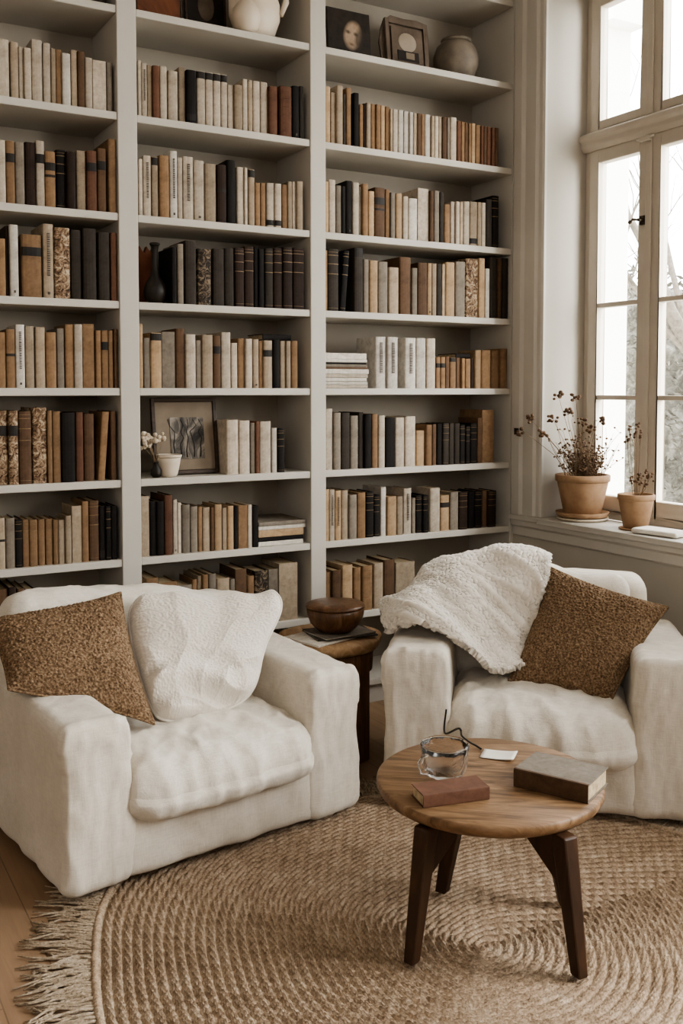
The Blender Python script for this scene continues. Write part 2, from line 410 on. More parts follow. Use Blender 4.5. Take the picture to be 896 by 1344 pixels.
# ------------------------------------------------------------------ books
def spine_prof(w, bulge, n=7, off=0.0):
    """outer arc of the spine from its left hinge to its right hinge; front is -y"""
    return [(-(w/2+off)*math.cos(PI*i/(n-1)), -(bulge+off)*math.sin(PI*i/(n-1))**.8 + .004) for i in range(n)]
def book_shape(w, h, d, style):
    """returns (cover, pages, label) builders in local space: spine at y=0, base at z=0"""
    cov, pag, lab = MB(), MB(), None
    th = min(.0028, w*.16)
    flat = 'f' in style or w < .012
    bulge = .0015 if flat else min(.008, w*.22)
    outer = [(-w/2, d)] + spine_prof(w, bulge) + [(w/2, d)]
    inner = [(w/2-th, d), (w/2-th, .006), (-w/2+th, .006), (-w/2+th, d)]
    cov.prism(outer+inner, 0, h, 'z', 0)
    z0 = .003 if h > .05 else .001
    pag.box((-w/2+th, .0062, z0), (w/2-th, d-.005, h-z0*1.6))
    def strip(mb, za, zb, off, mi):
        o = spine_prof(w, bulge, 7, off); i_ = spine_prof(w, bulge, 7, -.0004)[::-1]
        o = [(x, min(y, .004)) for x, y in o]
        mb.prism(o+i_, za*h, zb*h, 'z', mi)
    if 'b' in style or 'g' in style:
        for z in (.10, .26, .43, .60, .76, .90): strip(cov, z-.006, z+.006, .0014, 1 if 'g' in style and z > .5 else 0)
    if 'g' in style:
        for z in (.05, .95): strip(cov, z-.003, z+.003, .0008, 1)
    if 'x' in style:                                  # faded lettering running down the spine
        z = .30; rr = random.Random(int(w*1e6)+int(h*1e5))
        while z < .88:
            l = rr.uniform(.008,.022); zz = z
            cov.box((-w*.12, -bulge-.0002+.004-.0042, zz*h), (w*.12, -bulge+.003, (zz+l)*h), 2); z += l+.012
    if 'm' in style:
        cov.box((-w*.1, -bulge-.0003, .05*h), (w*.1, -bulge+.003, .085*h), 2)
    spans = [(k, a, b) for k, a, b in (('l',.66,.80), ('c',.86,.985), ('e',.05,.17), ('n',.54,.585)) if k in style]
    if spans:
        lab = MB()
        for _, a, b in spans: strip(lab, a, b, .0009, 0)
    return cov, pag, lab

ORD = ['', 'first','second','third','fourth','fifth','sixth','seventh','eighth','ninth','tenth','eleventh','twelfth','thirteenth','fourteenth','fifteenth','sixteenth','seventeenth','eighteenth','nineteenth','twentieth']
def nth(i): return ORD[i] if i <= 20 else 'twenty-'+ORD[i-20] if i < 30 else ('thirtieth' if i == 30 else 'thirty-'+ORD[i-30])
BAYN = ['left bay', 'middle bay', 'right bay']
def describe(code, style, w, h, hrow, i_far=False):
    s = []
    if w < .020: s.append('thin')
    elif w > .055: s.append('thick')
    if h > hrow*1.12: s.append('tall')
    elif h < hrow*.86: s.append('short')
    s.append(COL[code][0])
    s = s[-1:] if len(style) > 0 and style[0] in 'gbclexn' and len(s) > 1 and i_far else s[-2:]
    t = ' '.join(s) + (' leaning' if 't' in style or 'u' in style else '') + ' book'
    if 'g' in style: t += ' with gilt bands'
    elif 'b' in style: t += ' with raised bands'
    elif 'c' in style: t += ' with dark top'
    elif 'l' in style: t += ' with dark label'
    elif 'e' in style: t += ' with marked foot'
    elif 'x' in style: t += ' with printed spine'
    return t

# rows: bay, row from top, shelf index, crop origin, crop scale, books as "x0 x1 top colour style"
ROWS = [
(0,1,7,0,0,2.987,'''-22 35 153 W -;40 71 165 B -;73 92 183 W -;92 122 188 W -;122 165 157 W -;168 198 170 W -;200 218 190 B -;218 241 195 T -;243 276 210 I -;278 302 197 B -;305 332 202 O -;334 362 227 W -;364 416 237 W f;418 441 245 G -'''),
(0,2,6,0,170,4.978,'''-30 35 68 W -;37 95 75 T l;97 158 85 G -;162 232 85 D b;235 290 75 W l;292 362 145 T ln;365 428 135 K g;430 494 145 D -;497 558 140 B b;566 632 140 R l;636 692 125 O l;706 780 65 T b'''),
(0,3,5,0,280,4.978,'''-25 36 165 T -;37 57 80 D -;60 118 75 I m;140 270 140 T l;278 348 70 B xm;354 455 95 M b;460 528 110 H b;540 628 100 H b;640 715 125 H b;722 775 128 R -'''),
(0,4,4,0,400,4.978,'''-30 37 180 T -;38 98 160 T n;100 160 130 I xm;164 222 140 B -;230 294 147 B -;297 367 180 T -;370 418 155 G -;424 480 130 T -;484 538 128 W -;541 614 125 T f;625 660 168 T -;662 707 168 T l;709 738 168 T -;745 788 160 O b'''),
(0,5,3,0,520,4.978,'''-40 50 95 M l;54 117 95 M l;120 203 98 O g;210 304 75 M -;307 340 95 T -;342 395 100 T -;400 490 108 K b;494 543 105 R -;547 614 115 O b;634 716 100 T u;722 760 97 O -'''),
(0,6,2,0,640,4.978,'''-25 33 200 B n;35 97 200 G -;99 145 208 K g;147 189 208 T g;191 245 210 T g;248 293 207 T -;297 344 205 T g;347 380 210 T -;382 424 212 B -;428 467 185 B -;470 533 120 B f;535 578 90 T -;580 645 85 O g;648 688 120 K e;690 725 122 K g;728 765 120 K -'''),
(0,7,1,0,640,4.978,'''-20 52 664 O -;55 108 652 D -;112 162 660 O -;166 228 664 D -'''),
(1,1,7,170,0,3.446,'''40 53 272 W -;54 79 285 W x;80 101 295 B -;102 136 297 R -;137 169 300 W -;174 218 322 W -;222 252 306 B -;255 302 318 K e;304 342 322 W c;344 377 328 W c;379 412 333 W c;414 442 338 W c;444 470 385 W -;472 511 385 B -;512 534 358 W -;536 556 363 B -;557 590 368 W -;592 624 373 W -;627 669 392 R -;680 734 392 R b;736 768 390 K m;770 790 390 H -'''),
(1,2,6,175,185,3.733,'''27 45 88 W -;47 87 73 W x;90 121 78 B c;127 175 72 T -;178 215 50 I xm;217 240 82 W -;242 293 78 W x;296 347 97 W m;350 405 113 B -;410 456 118 D n;458 500 95 K -;508 541 130 W -;543 560 130 W -;565 595 140 B c;597 622 205 T -;624 648 207 T -;653 690 207 W e;692 726 210 W e;728 755 215 T -;757 778 200 B -;780 796 200 W -;798 832 198 B -'''),
(1,3,5,175,300,3.733,'''188 212 92 K -;216 246 75 G -;253 308 60 H b;315 382 100 J -;390 445 100 H b;447 492 98 H b;498 543 95 D g;545 590 88 D g;592 612 90 K -;614 641 100 K -;645 685 98 H g;688 730 97 D g;733 780 92 D g;783 838 95 D g'''),
(1,4,4,175,410,3.733,'''28 47 57 N -;50 82 125 G -;85 138 100 N c;140 204 95 G f;207 252 80 O b;256 306 108 W -;308 333 137 G -;337 390 110 B -;392 428 115 O l;430 477 98 W -;480 510 150 W -;512 545 128 T -;548 583 130 W -;586 615 132 B m;617 634 140 T -;636 682 138 B l;686 718 135 K -;720 745 140 B -;748 772 140 B -;774 806 140 T -'''),
(1,5,3,175,515,3.733,'''457 515 135 W -;518 571 138 W -;575 597 150 G -;599 617 142 R -;619 674 142 W -;679 704 175 I -;708 742 178 K g'''),
(1,6,2,175,630,3.733,'''33 78 80 B f;80 112 105 K b;114 151 105 K b;153 192 75 R -;195 216 97 W m;218 235 112 W -;237 278 122 G -;280 315 130 G -;318 338 132 T -;340 376 135 B -;378 396 135 O -;398 434 120 N -;437 460 137 B -;462 492 128 N -;495 513 132 K -;515 560 125 T f;562 582 122 W -;584 612 128 K -'''),
(1,7,1,175,630,3.733,'''60 122 480 T -;125 215 502 T f;220 288 515 G l;290 313 488 T -;315 336 470 B -;338 368 465 T -;370 406 460 G -;408 472 482 B -;474 499 485 G -;501 556 437 O f;558 592 470 T -;594 661 445 J -;664 712 437 G f;714 806 408 B f'''),
(2,1,7,415,95,3.319,'''38 62 63 N -;64 84 88 B -;86 117 58 B -;119 130 95 H -;132 153 68 T -;164 187 90 K -;190 206 140 T -;207 218 135 D -;219 239 132 B -;240 258 138 T -;260 281 140 T -;282 300 145 N -;302 320 150 T -;321 334 158 B -;335 356 162 W -;358 380 165 I -;382 403 170 I -;404 423 173 I -;425 439 178 B -;440 459 180 O -;460 473 182 T -;474 498 185 I -;500 516 190 B -;517 534 192 W -;535 548 193 B -;550 570 195 O -;571 584 198 G -;585 612 197 W -;614 632 212 R -;634 648 215 T -;649 663 220 O -;664 677 222 T -;678 694 222 N -;696 715 230 T -;718 731 233 R -;732 745 235 O -;746 762 238 R -;764 780 240 R -;781 796 242 O -'''),
(2,2,6,415,215,3.319,'''38 55 78 N -;56 84 70 W -;86 110 95 G -;112 129 98 K -;130 157 75 K m;158 187 82 W -;188 198 100 G -;199 227 88 T -;228 253 120 N b;254 300 105 O ln;302 321 112 T -;322 345 125 G -;347 375 130 N -;377 401 142 W -;402 441 152 I -;445 492 108 W f;494 513 118 O -;514 537 118 G -;538 557 122 H -;558 584 178 T -;586 604 165 W -;605 626 165 W -;627 641 166 B -;642 668 165 W -;669 702 166 B e;703 721 168 B -;722 739 170 W -;740 766 155 H -;767 796 140 K g'''),
(2,3,5,415,315,3.319,'''38 50 45 T -;52 98 40 H g;103 146 45 K gt;165 205 35 H c;207 230 85 G -;232 269 90 N -;270 312 95 G -;316 360 120 B -;364 413 75 O b;415 441 122 G -;443 485 100 O b;486 504 102 N m;505 525 103 B -;526 547 105 H -;548 562 105 B -;564 604 98 N -;607 650 95 G -;653 706 82 M b;709 735 80 N -;737 756 125 I -;757 787 75 H b;788 809 80 O -;810 839 80 H b;840 857 85 D -'''),
(2,4,4,415,425,3.319,'''258 304 57 I x;308 356 58 I x;387 434 62 I x;436 478 63 I -;480 520 64 W -;523 541 145 T l;542 563 145 T l;564 581 143 O -;582 609 147 T c;610 628 148 O -;629 649 150 T -;650 673 152 T -;675 687 150 D -;689 718 115 N -;720 761 115 T -;763 797 118 T -;798 832 108 T -'''),
(2,5,3,415,520,3.319,'''36 72 55 W -;75 108 72 G -;110 147 72 H b;149 183 85 G b;185 206 70 H -;208 241 80 K -;243 269 78 T -;272 300 85 W -;302 343 95 K b;345 384 93 W -;388 433 88 W -;435 472 150 N -;474 505 125 T -;507 524 122 O -;526 549 120 K -;550 579 118 H g;580 601 118 H -;602 626 118 H -;627 649 125 K g;650 671 130 K g;672 701 118 K g;703 723 95 O -;725 776 60 T f'''),
(2,6,2,415,620,3.319,'''37 57 75 N -;58 81 75 W x;82 109 80 N x;110 139 78 B -;142 178 98 G -;179 216 88 T -;218 251 85 K g;252 279 100 K g;281 305 65 I -;308 350 105 N -;352 378 105 B -;380 415 70 W x;418 433 112 G -;434 461 100 K g;462 489 100 K g;496 540 68 W -;542 580 100 N l;584 620 85 G -;622 660 85 D g;662 690 85 K -;692 722 80 K g;724 744 80 O -;746 785 80 D g'''),
(2,7,1,350,720,4.2,'''322 354 130 T b;358 412 120 O -;415 475 90 N -;477 519 105 T -;528 584 95 T g;590 643 80 B -;646 707 62 O -;709 818 75 B fe'''),
]
BOOKS = []
for (bay, row, si, ox, oy, sc, txt) in ROWS:
    items = [s.split() for s in txt.strip().split(';')]
    zs = SZ[si]; zmax = SZ[si+1] - ST - .006
    lo, hi = BAYS[bay]
    prev = lo + .002
    rr = []
    for (a, b, y, code, style) in items:
        a, b, y = (float(q) for q in (a, b, y))
        sb = random.uniform(.012, .030)
        xa, xb = ox + a/sc, ox + b/sc; yt = oy + y/sc
        Y = D + sb
        X0, X1 = at_y(xa, yt, Y).x, at_y(xb, yt, Y).x
        X0 = max(X0, prev); X1 = min(X1 - .0008, hi - .003)
        if X1 - X0 < .006: X1 = X0 + .006
        prev = X1 + .0008
        h = min(max(at_y((xa+xb)/2, yt, Y).z - zs, .12), zmax - zs)
        rr.append(dict(bay=bay, row=row, x0=X0, x1=X1, y=Y, z=zs, h=h, code=code, style=style, area=(X1-X0)*h, px=(b-a)/sc))
    hs = sorted(r['h'] for r in rr)[len(rr)//2]
    n = len(rr)
    for i, r in enumerate(rr):
        d_ = describe(r['code'], r['style'], r['x1']-r['x0'], r['h'], hs, True)
        rowt = 'bottom book row' if row == 7 else nth(row) + ' book row down'
        pos = ('leftmost' if i == 0 else 'rightmost' if i == n-1 else nth(i+1)+' from left' if i < n/2 else nth(n-i)+' from right')
        r['label'] = d_ + ', ' + pos + ', ' + rowt + ', ' + BAYN[bay]
    BOOKS += rr
KEEP = 312
BOOKS.sort(key=lambda r: -r['px']*r['h'])
rest = MB(); rest_m = []
def merge(dst, src, off, mi_of):
    b = len(dst.v)
    dst.v += [(p[0]+off[0], p[1]+off[1], p[2]+off[2]) for p in src.v]
    dst.f += [[b+i for i in f] for f in src.f]; dst.m += [mi_of(m) for m in src.m]; dst.sm += src.sm
def slot(mat):
    if mat not in rest_m: rest_m.append(mat)
    return rest_m.index(mat)
for i, r in enumerate(BOOKS):
    w = r['x1']-r['x0']; h = r['h']; d = min(.235, max(.14, h*.72)); st = r['style']; tilt = 0
    if 't' in st or 'u' in st:
        tilt = min(.09, w*.42/h); w = (w - h*math.sin(tilt))/math.cos(tilt)-.0005; h *= .995
    cov, pag, lab = book_shape(w, h, d, st)
    xc = (r['x0']+r['x1'])/2
    mats = [M['c'+r['code']], M['gilt'], M['print']]
    if i >= KEEP:
        off = (xc, r['y'], r['z']+.0002)
        merge(rest, cov, off, lambda m: slot(mats[m])); merge(rest, pag, off, lambda m: slot(M['pages']))
        if lab: merge(rest, lab, off, lambda m: slot(M['label']))
        continue
    o = cov.build('book', mats, None, 0)
    o.location = (xc, r['y'], r['z']+.0002)
    tag(o, r['label'], 'book', 'books on the shelves of the white bookcase')
    if tilt:
        o.rotation_euler = (0, tilt, 0)
        o.location.x = r['x0'] + w/2*math.cos(tilt); o.location.z = r['z'] + .0004 + w/2*math.sin(tilt)
    pag.build('page_block', M['pages'], o)
    if lab: lab.build('title_label', M['label'], o)
ro = rest.build('books', rest_m, None, 0, weld=False)
tag(ro, 'thinnest upright books filling the gaps between the others on the shelves', 'books', None, 'stuff')

# books lying flat and magazine stacks
def flat_book(name, label, cat, c, size, rz, cover, group=None, pages='pages', style='-', spine_front=True):
    """lies on its side: size = (length along the shelf, depth, thickness)"""
    L, Dp, T = size
    cov, pag, lab = book_shape(T, L, Dp, style)
    R_ = Matrix.Rotation(PI/2, 4, 'Y') @ Matrix.Translation((0, 0, -L/2))
    cov.xf(R_); pag.xf(R_)
    o = cov.build(name, [M[cover], M['gilt'], M['print']])
    o.location = (c[0], c[1], c[2]+T/2+.0004); o.rotation_euler = (0,0,rz)
    tag(o, label, cat, group)
    pag.build('page_block', M[pages], o)
    return o
p = at_y(191, 0, D+.02)
def stack(ox, oy, sc, x0, x1, layers, zs, group, where):
    z = zs; Yf = D + .02
    n = len(layers)
    for i, (y1, y0, cover, desc, dx0, dx1) in enumerate(layers):
        X0 = at_y(ox+(x0+dx0)/sc, oy+y1/sc, Yf).x; X1 = at_y(ox+(x1+dx1)/sc, oy+y1/sc, Yf).x
        T = (y1-y0)/sc * (Yf / ray(ox+(x0+x1)/2/sc, oy).y)/FPX
        flat_book('magazine' if T < .022 else 'book', desc+where, 'magazine' if T < .022 else 'book', ((X0+X1)/2, Yf+random.uniform(0,.012), z), (X1-X0, .25, T-.0008), 0, cover, group, 'paper', 'f')
        z += T
LW, RW = ' of flat stack, fourth book row, right bay', ' of flat pile, sixth book row, middle bay'
stack(415,425,3.319, 36, 224, [
 (287,272,'cW','cream magazine at the bottom',0,2), (272,257,'cI','white magazine second from bottom',0,4), (257,241,'cI','white magazine third from bottom',0,-2), (241,224,'cW','cream magazine fourth from bottom',0,2),
 (224,203,'cI','thicker pale book jutting at the middle',0,7), (203,195,'cO','thin brown magazine above middle',0,0), (195,182,'cG','grey magazine under the dark one',0,0),
 (182,174,'cK','thin dark magazine third from top',0,-3), (174,160,'cI','white magazine second from top',0,0), (160,133,'cI','white thick magazine on top',0,0)], SZ[4]+.0003, 'magazines stacked flat in right bay', LW)
stack(175,630,3.733, 617, 838, [
 (333,312,'cI','white magazine at the bottom',0,-3), (312,290,'cK','black book second from bottom',0,-3), (290,255,'cN','pale tan book in the middle',0,-2), (255,236,'cI','white magazine second from top',0,8), (236,216,'cG','grey-white magazine on top',0,8)],
 SZ[2]+.0003, 'books and magazines piled flat in middle bay', RW)
# small dark books lying on top of standing rows
def on_row(bay, row, xa, xb):
    return max(r['z']+r['h'] for r in BOOKS if r['bay'] == bay and r['row'] == row and r['x1'] > xa and r['x0'] < xb)
X0, X1 = at_y(175+648/3.733, 440, D+.02).x, at_y(175+788/3.733, 440, D+.02).x
flat_book('book', 'black book lying flat on top of standing books, fourth row, middle bay', 'book', ((X0+X1)/2, D+.05, on_row(1,4,X0,X1)), (X1-X0, .15, .026), .03, 'cK')
X0, X1 = at_y(415+614/3.319, 465, D+.02).x, at_y(415+676/3.319, 465, D+.02).x
flat_book('book', 'black book lying flat on short tan books, fourth row, right bay', 'book', ((X0+X1)/2, D+.03, on_row(2,4,X0,X1)), (X1-X0, .15, .020), 0, 'cK')

# ------------------------------------------------------------------ shelf ornaments
def panel_thing(name, label, cat, x0, x1, ytop, shelf, Yb, lean, frame_mat, parts, th=.018, border=.012):
    """flat picture that stands on a shelf and leans back; x0..x1 and ytop in photo pixels"""
    z = SZ[shelf]+.001
    X0, X1 = at_y(x0, 400, Yb).x, at_y(x1, 400, Yb).x
    h = at_y((x0+x1)/2, ytop, Yb).z - z
    h = min(h, SZ[shelf+1]-ST-.012-z if shelf+1 < len(SZ) else h)
    root = thing(name, label, cat, ((X0+X1)/2, Yb, z+.032*math.sin(lean)+.0005))
    root.rotation_euler = (-lean, 0, 0)
    W = X1-X0
    b = border
    f = MB()
    if b:
        f.box((-W/2,0,0),(-W/2+b,th,h)); f.box((W/2-b,0,0),(W/2,th,h)); f.box((-W/2+b,0,0),(W/2-b,th,b)); f.box((-W/2+b,0,h-b),(W/2-b,th,h))
        f.box((-W/2+b,th*.7,b),(W/2-b,th,h-b))
        f.build('frame', M[frame_mat], root, .002)
    else:
        f.box((-W/2,0,0),(W/2,th,h)); f.build('board', M[frame_mat], root, .003)
    parts(root, W, h, th)
    return root
def m_paint(name, stops, sc, dist=1.0, stretch=None):
    t = NT(name); nz = t.noise(sc, 6, .65, dist=dist, stretch=stretch)
    return t.done(t.ramp(nz.outputs['Fac'], stops).outputs[0], .6, t.bump(nz.outputs['Fac'], .1, .002), .3)
M['art_grey'] = m_paint('grey_landscape_paint', [(.34,'#2a2622'),(.46,'#5b554d'),(.56,'#8a8277'),(.7,'#a39b90')], 11, 1.2, (1.4,1,.7))
M['art_mat'] = simple('aged_mount_card', '#766a5c', '#8a7d6d', 8, .8)
M['art_dark'] = m_paint('dark_canvas_paint', [(.3,'#15100d'),(.6,'#2b211a'),(.8,'#40332a')], 7)
M['art_rust'] = m_paint('rust_canvas_paint', [(.3,'#3b2418'),(.5,'#6b4029'),(.75,'#85543a')], 5)
M['art_skin'] = simple('muted_skin_paint', '#5f4a3b', '#8a715c', 10, .7)
M['kraft'] = simple('creased_brown_paper', '#4f4338', '#74665a', 9, .85, .5, .01)
M['photo_pale'] = simple('pale_photo_paper', '#8f8374', '#a89b8b', 9, .6)
def parts_landscape(root, W, h, th):
    b = .017
    MB().box((-W/2+b,.006,b),(W/2-b,.011,h-b)).build('mount', M['art_mat'], root)
    a = MB(); a.box((-W/2+.078,.003,.062),(W/2-.062,.0059,h-.082)); a.build('painting', M['art_grey'], root)
    fg = MB(); rr = random.Random(3)                       # dark trunks painted on the picture
    for xx in (-.3,-.12,.02,.2,.36):
        q = [(xx*W*.6+rr.uniform(-.004,.004)*k, .0026, .07+k*(h-.16)/6) for k in range(7)]
        fg.tube(q, [.0032-.0003*k for k in range(7)], 5)
    for v in range(len(fg.v)): x,y,z = fg.v[v]; fg.v[v] = (x, .0022+(y-.0026)*.06, z)
    fg.build('painted_trunk', M['art_dark'], root)
panel_thing('framed_picture', 'dark framed grey landscape picture with wide mount leaning behind small pot', 'picture', 201, 287, 523, 3, D+.10, .13, 'frame_wood', parts_landscape, .022, .015)
def m_face():
    t = NT('painted_face')
    def blob(loc, scl):
        mp = t.n('ShaderNodeMapping', vector_type='TEXTURE'); mp.inputs['Location'].default_value = loc; mp.inputs['Scale'].default_value = scl; mp.inputs['Rotation'].default_value = (0,.25,0)
        t.l(t.tc.outputs['Object'], mp.inputs[0]); g = t.n('ShaderNodeTexGradient', gradient_type='SPHERICAL'); t.l(mp.outputs[0], g.inputs[0]); return g.outputs['Fac']
    nz = t.noise(22, 5, .6)
    bgc = t.ramp(nz.outputs['Fac'], [(.3,'#17120f'),(.7,'#32281f')]); sk = t.ramp(nz.outputs['Fac'], [(.3,'#86705c'),(.7,'#a8937d')])
    f = t.ramp(blob((.018,0,.105), (.058,.2,.085)), [(.12,(0,0,0,1)),(.42,(1,1,1,1))])
    c = t.mix(f.outputs[0], bgc.outputs[0], sk.outputs[0])
    for x, z in ((-.006,.118),(.034,.112)):
        e = t.ramp(blob((x,0,z), (.017,.2,.012)), [(.0,(0,0,0,1)),(.7,(.8,.8,.8,1))]); c = t.mix(e.outputs[0], c, '#2b211a')
    e = t.ramp(blob((.012,0,.062), (.020,.2,.010)), [(.0,(0,0,0,1)),(.8,(.7,.7,.7,1))]); c = t.mix(e.outputs[0], c, '#4a2f25')
    e = t.ramp(blob((.052,0,.095), (.034,.2,.075)), [(.1,(0,0,0,1)),(.6,(.75,.75,.75,1))]); c = t.mix(e.outputs[0], c, '#2e241c')
    return t.done(c, .6)
def parts_face(root, W, h, th):
    MB().box((-W/2+.004,-.0015,.004),(W/2-.004,-.0002,h-.004)).build('painting', m_face(), root)
panel_thing('portrait_picture', 'unframed dark portrait of a pale face on the top shelf of the right bay', 'picture', 431, 487, 12, 8, D+.09, .10, 'art_dark', parts_face, .016, 0)
def parts_rust(root, W, h, th):
    MB().box((-W/2+.011,-.001,.011),(W/2-.011,.010,h-.011)).build('canvas', M['art_rust'], root)
panel_thing('framed_picture', 'rust-orange picture in thin frame, leftmost on top shelf of middle bay', 'picture', 181, 243, -40, 8, D+.12, .06, 'frame_wood', parts_rust, .018, .008)
def parts_dark(root, W, h, th):
    MB().box((-W/2+.011,-.001,.011),(W/2-.011,.010,h-.011)).build('canvas', M['art_dark'], root)
    f = MB(); f.ball((0,-.001,h*.45),1,sq=(W*.2,.003,h*.2),seg=16,rings=10); f.build('painted_figure', M['kraft'], root)
panel_thing('framed_picture', 'dark brown figure picture beside the white vase on the top shelf', 'picture', 247, 300, -45, 8, D+.19, .06, 'frame_wood', parts_dark, .018, .010)
# torn-paper wrapped frame
def parts_torn(root, W, h, th):
    t = MB(); rr = random.Random(5); pts = []
    n = 16
    for i in range(n):
        a = 2*PI*i/n; k = rr.uniform(1.0,1.24)
        pts.append((W*.5*k*max(-1,min(1,1.35*math.cos(a))), h*.5+h*.5*k*max(-1,min(1,1.35*math.sin(a)))))
    pts = [(x, max(z,.001)) for x, z in pts]
    t.prism(pts, .019, .030, 'y'); t.build('torn_backing', M['kraft'], root)
    MB().box((-W/2+.03,-.001,.03),(W/2-.03,.008,h-.035)).build('photo', M['kraft'], root)
    a = MB(); a.ball((0,-.001,h*.55),1,sq=(W*.22,.0035,h*.20),seg=16,rings=10); a.build('photo_dome', M['photo_pale'], root)
    a = MB(); a.box((-W*.25,-.0045,.035),(W*.25,-.0015,h*.36)); a.build('photo_foreground', M['art_dark'], root)
    a = MB(); a.box((-W*.06,-.0065,.045),(W*.14,-.0046,h*.33)); a.build('photo_doorway', M['art_mat'], root)
panel_thing('photo_frame', 'brown photo frame with torn paper backing beside the grey jar', 'picture', 508, 562, 26, 8, D+.09, .12, 'kraft', parts_torn, .018, .02)
# grey round jar on the top shelf
p = at_y(598, 100, D+.14)
j = thing('stoneware_jar', 'round grey stoneware jar on the top shelf of the right bay', 'jar', (p.x, D+.14, SZ[8]+.001))
MB().lathe([(.050,0),(.085,.025),(.108,.08),(.110,.12),(.095,.165),(.070,.19)], seg=36).build('body', M['greypot'], j)
MB().lathe([(.070,.189),(.074,.200),(.070,.206),(.058,.206),(.056,.186)], seg=36).build('rim', M['greypot'], j)
# white ceramic twin vase on the top shelf
p = at_y(326, 40, D+.12)
j = thing('ceramic_vase', 'large off-white ceramic vase sculpture on the top shelf of middle bay', 'vase', (p.x+.012, D+.085, SZ[8]+.001))
def leaf(q, a): return Vector((q.x*(1+.10*math.cos(2*a)), q.y*.8, q.z))
MB().lathe([(.045,0),(.085,.03),(.105,.09),(.105,.15),(.085,.22),(.06,.27),(.05,.30),(.055,.32)], seg=40, fn=leaf).build('body', M['ceramic'], j)
b = MB(); b.lathe([(.02,0),(.05,.02),(.062,.06),(.055,.10),(.03,.13),(.01,.14)], c=(-.06,-.045,0), seg=28); b.build('bud', M['ceramic'], j)
b = MB(); b.tube([(.08,-.02,.28),(.125,-.03,.24),(.135,-.03,.17),(.11,-.03,.11)], [.012,.014,.014,.010], 8); b.build('handle', M['ceramic'], j)
# dark box on the top shelf of the first bay
p = at_y(112, 5, D+.10)
j = thing('storage_box', 'dark lidded box on the topmost shelf of the left bay', 'box', (1.03, D+.14, SZ[8]+.001))
MB().box((-.12,-.09,0),(.12,.09,.14)).build('body', M['art_dark'], j, .004); MB().box((-.124,-.094,.1405),(.124,.094,.18)).build('lid', M['art_dark'], j, .004)
# rust plaque and dark vase, third row of the middle bay
pl = MB(); rr = random.Random(11)
X0, X1 = at_y(184, 350, D+.10).x, at_y(211, 350, D+.10).x
ztop = at_y(197, 320, D+.1).z - SZ[5]
pp = [(X0-X1, 0), (0, 0)]
k = 9
for i in range(k+1): pp.append(((X0-X1)*i/k, ztop*(.93+.07*math.sin(i*2.1))+rr.uniform(-.008,.006)))
pl.prism(pp, 0, .03, 'y')
o = pl.build('stone_plaque', M['rust'], None, .004); o.location = (X1, D+.15, SZ[5]+.003); o.rotation_euler = (-.04,0,0)
tag(o, 'rust-coloured rough stone plaque standing behind the dark vase', 'plaque')
p = at_y(212, 390, D+.06)
j = thing('dark_vase', 'small black long-necked vase beside the rust plaque', 'vase', (p.x-.022, D+.075, SZ[5]+.001))
MB().lathe([(.024,0),(.042,.02),(.048,.05),(.040,.08),(.020,.11),(.013,.15),(.012,.21),(.017,.235)], seg=28).build('body', M['darkvase'], j)
MB().lathe([(.017,.2345),(.022,.242),(.019,.247),(.012,.240)], seg=28).build('lip', M['darkvase'], j)
# small pot and dried sprig, fifth row of the middle bay
p = at_y(224, 624, D+.035)
j = thing('cream_pot', 'small cream glazed pot in front of the framed landscape', 'pot', (p.x, D+.055, SZ[3]+.001))
MB().lathe([(.030,0),(.036,.012),(.045,.055),(.050,.085),(.047,.087),(.044,.075),(.038,.05)], seg=32).build('body', M['ceramic'], j)
b = MB(); b.lathe([(.0495,.078),(.053,.084),(.053,.090),(.049,.092),(.047,.086)], seg=32); b.build('rim', M['ceramic'], j)
p = at_y(206, 625, D+.03)
j = thing('flower_vase', 'tiny dark bud vase with dried pale flowers beside cream pot', 'vase', (p.x, D+.04, SZ[3]+.001))
MB().lathe([(.014,0),(.022,.012),(.022,.03),(.010,.05),(.009,.06),(.012,.064)], seg=20).build('body', M['darkvase'], j)
st, fl = MB(), MB(); rr = random.Random(21)
for i in range(13):
    a = rr.uniform(0,2*PI); l = rr.uniform(.06,.125); sp = rr.uniform(.15,.55)
    e = Vector((math.cos(a)*l*sp-.02, math.sin(a)*l*sp*.6-.006, .062+l))
    st.tube([(0,0,.05), (e.x*.4,e.y*.4,.06+l*.5), e], .0011, 4)
    for q in range(5): fl.ball(e+Vector((rr.uniform(-.012,.012),rr.uniform(-.008,.008),rr.uniform(-.012,.012))), rr.uniform(.006,.011), seg=6, rings=4)
st.build('stem', M['stem'], j); fl.build('flower_head', M['flower'], j)

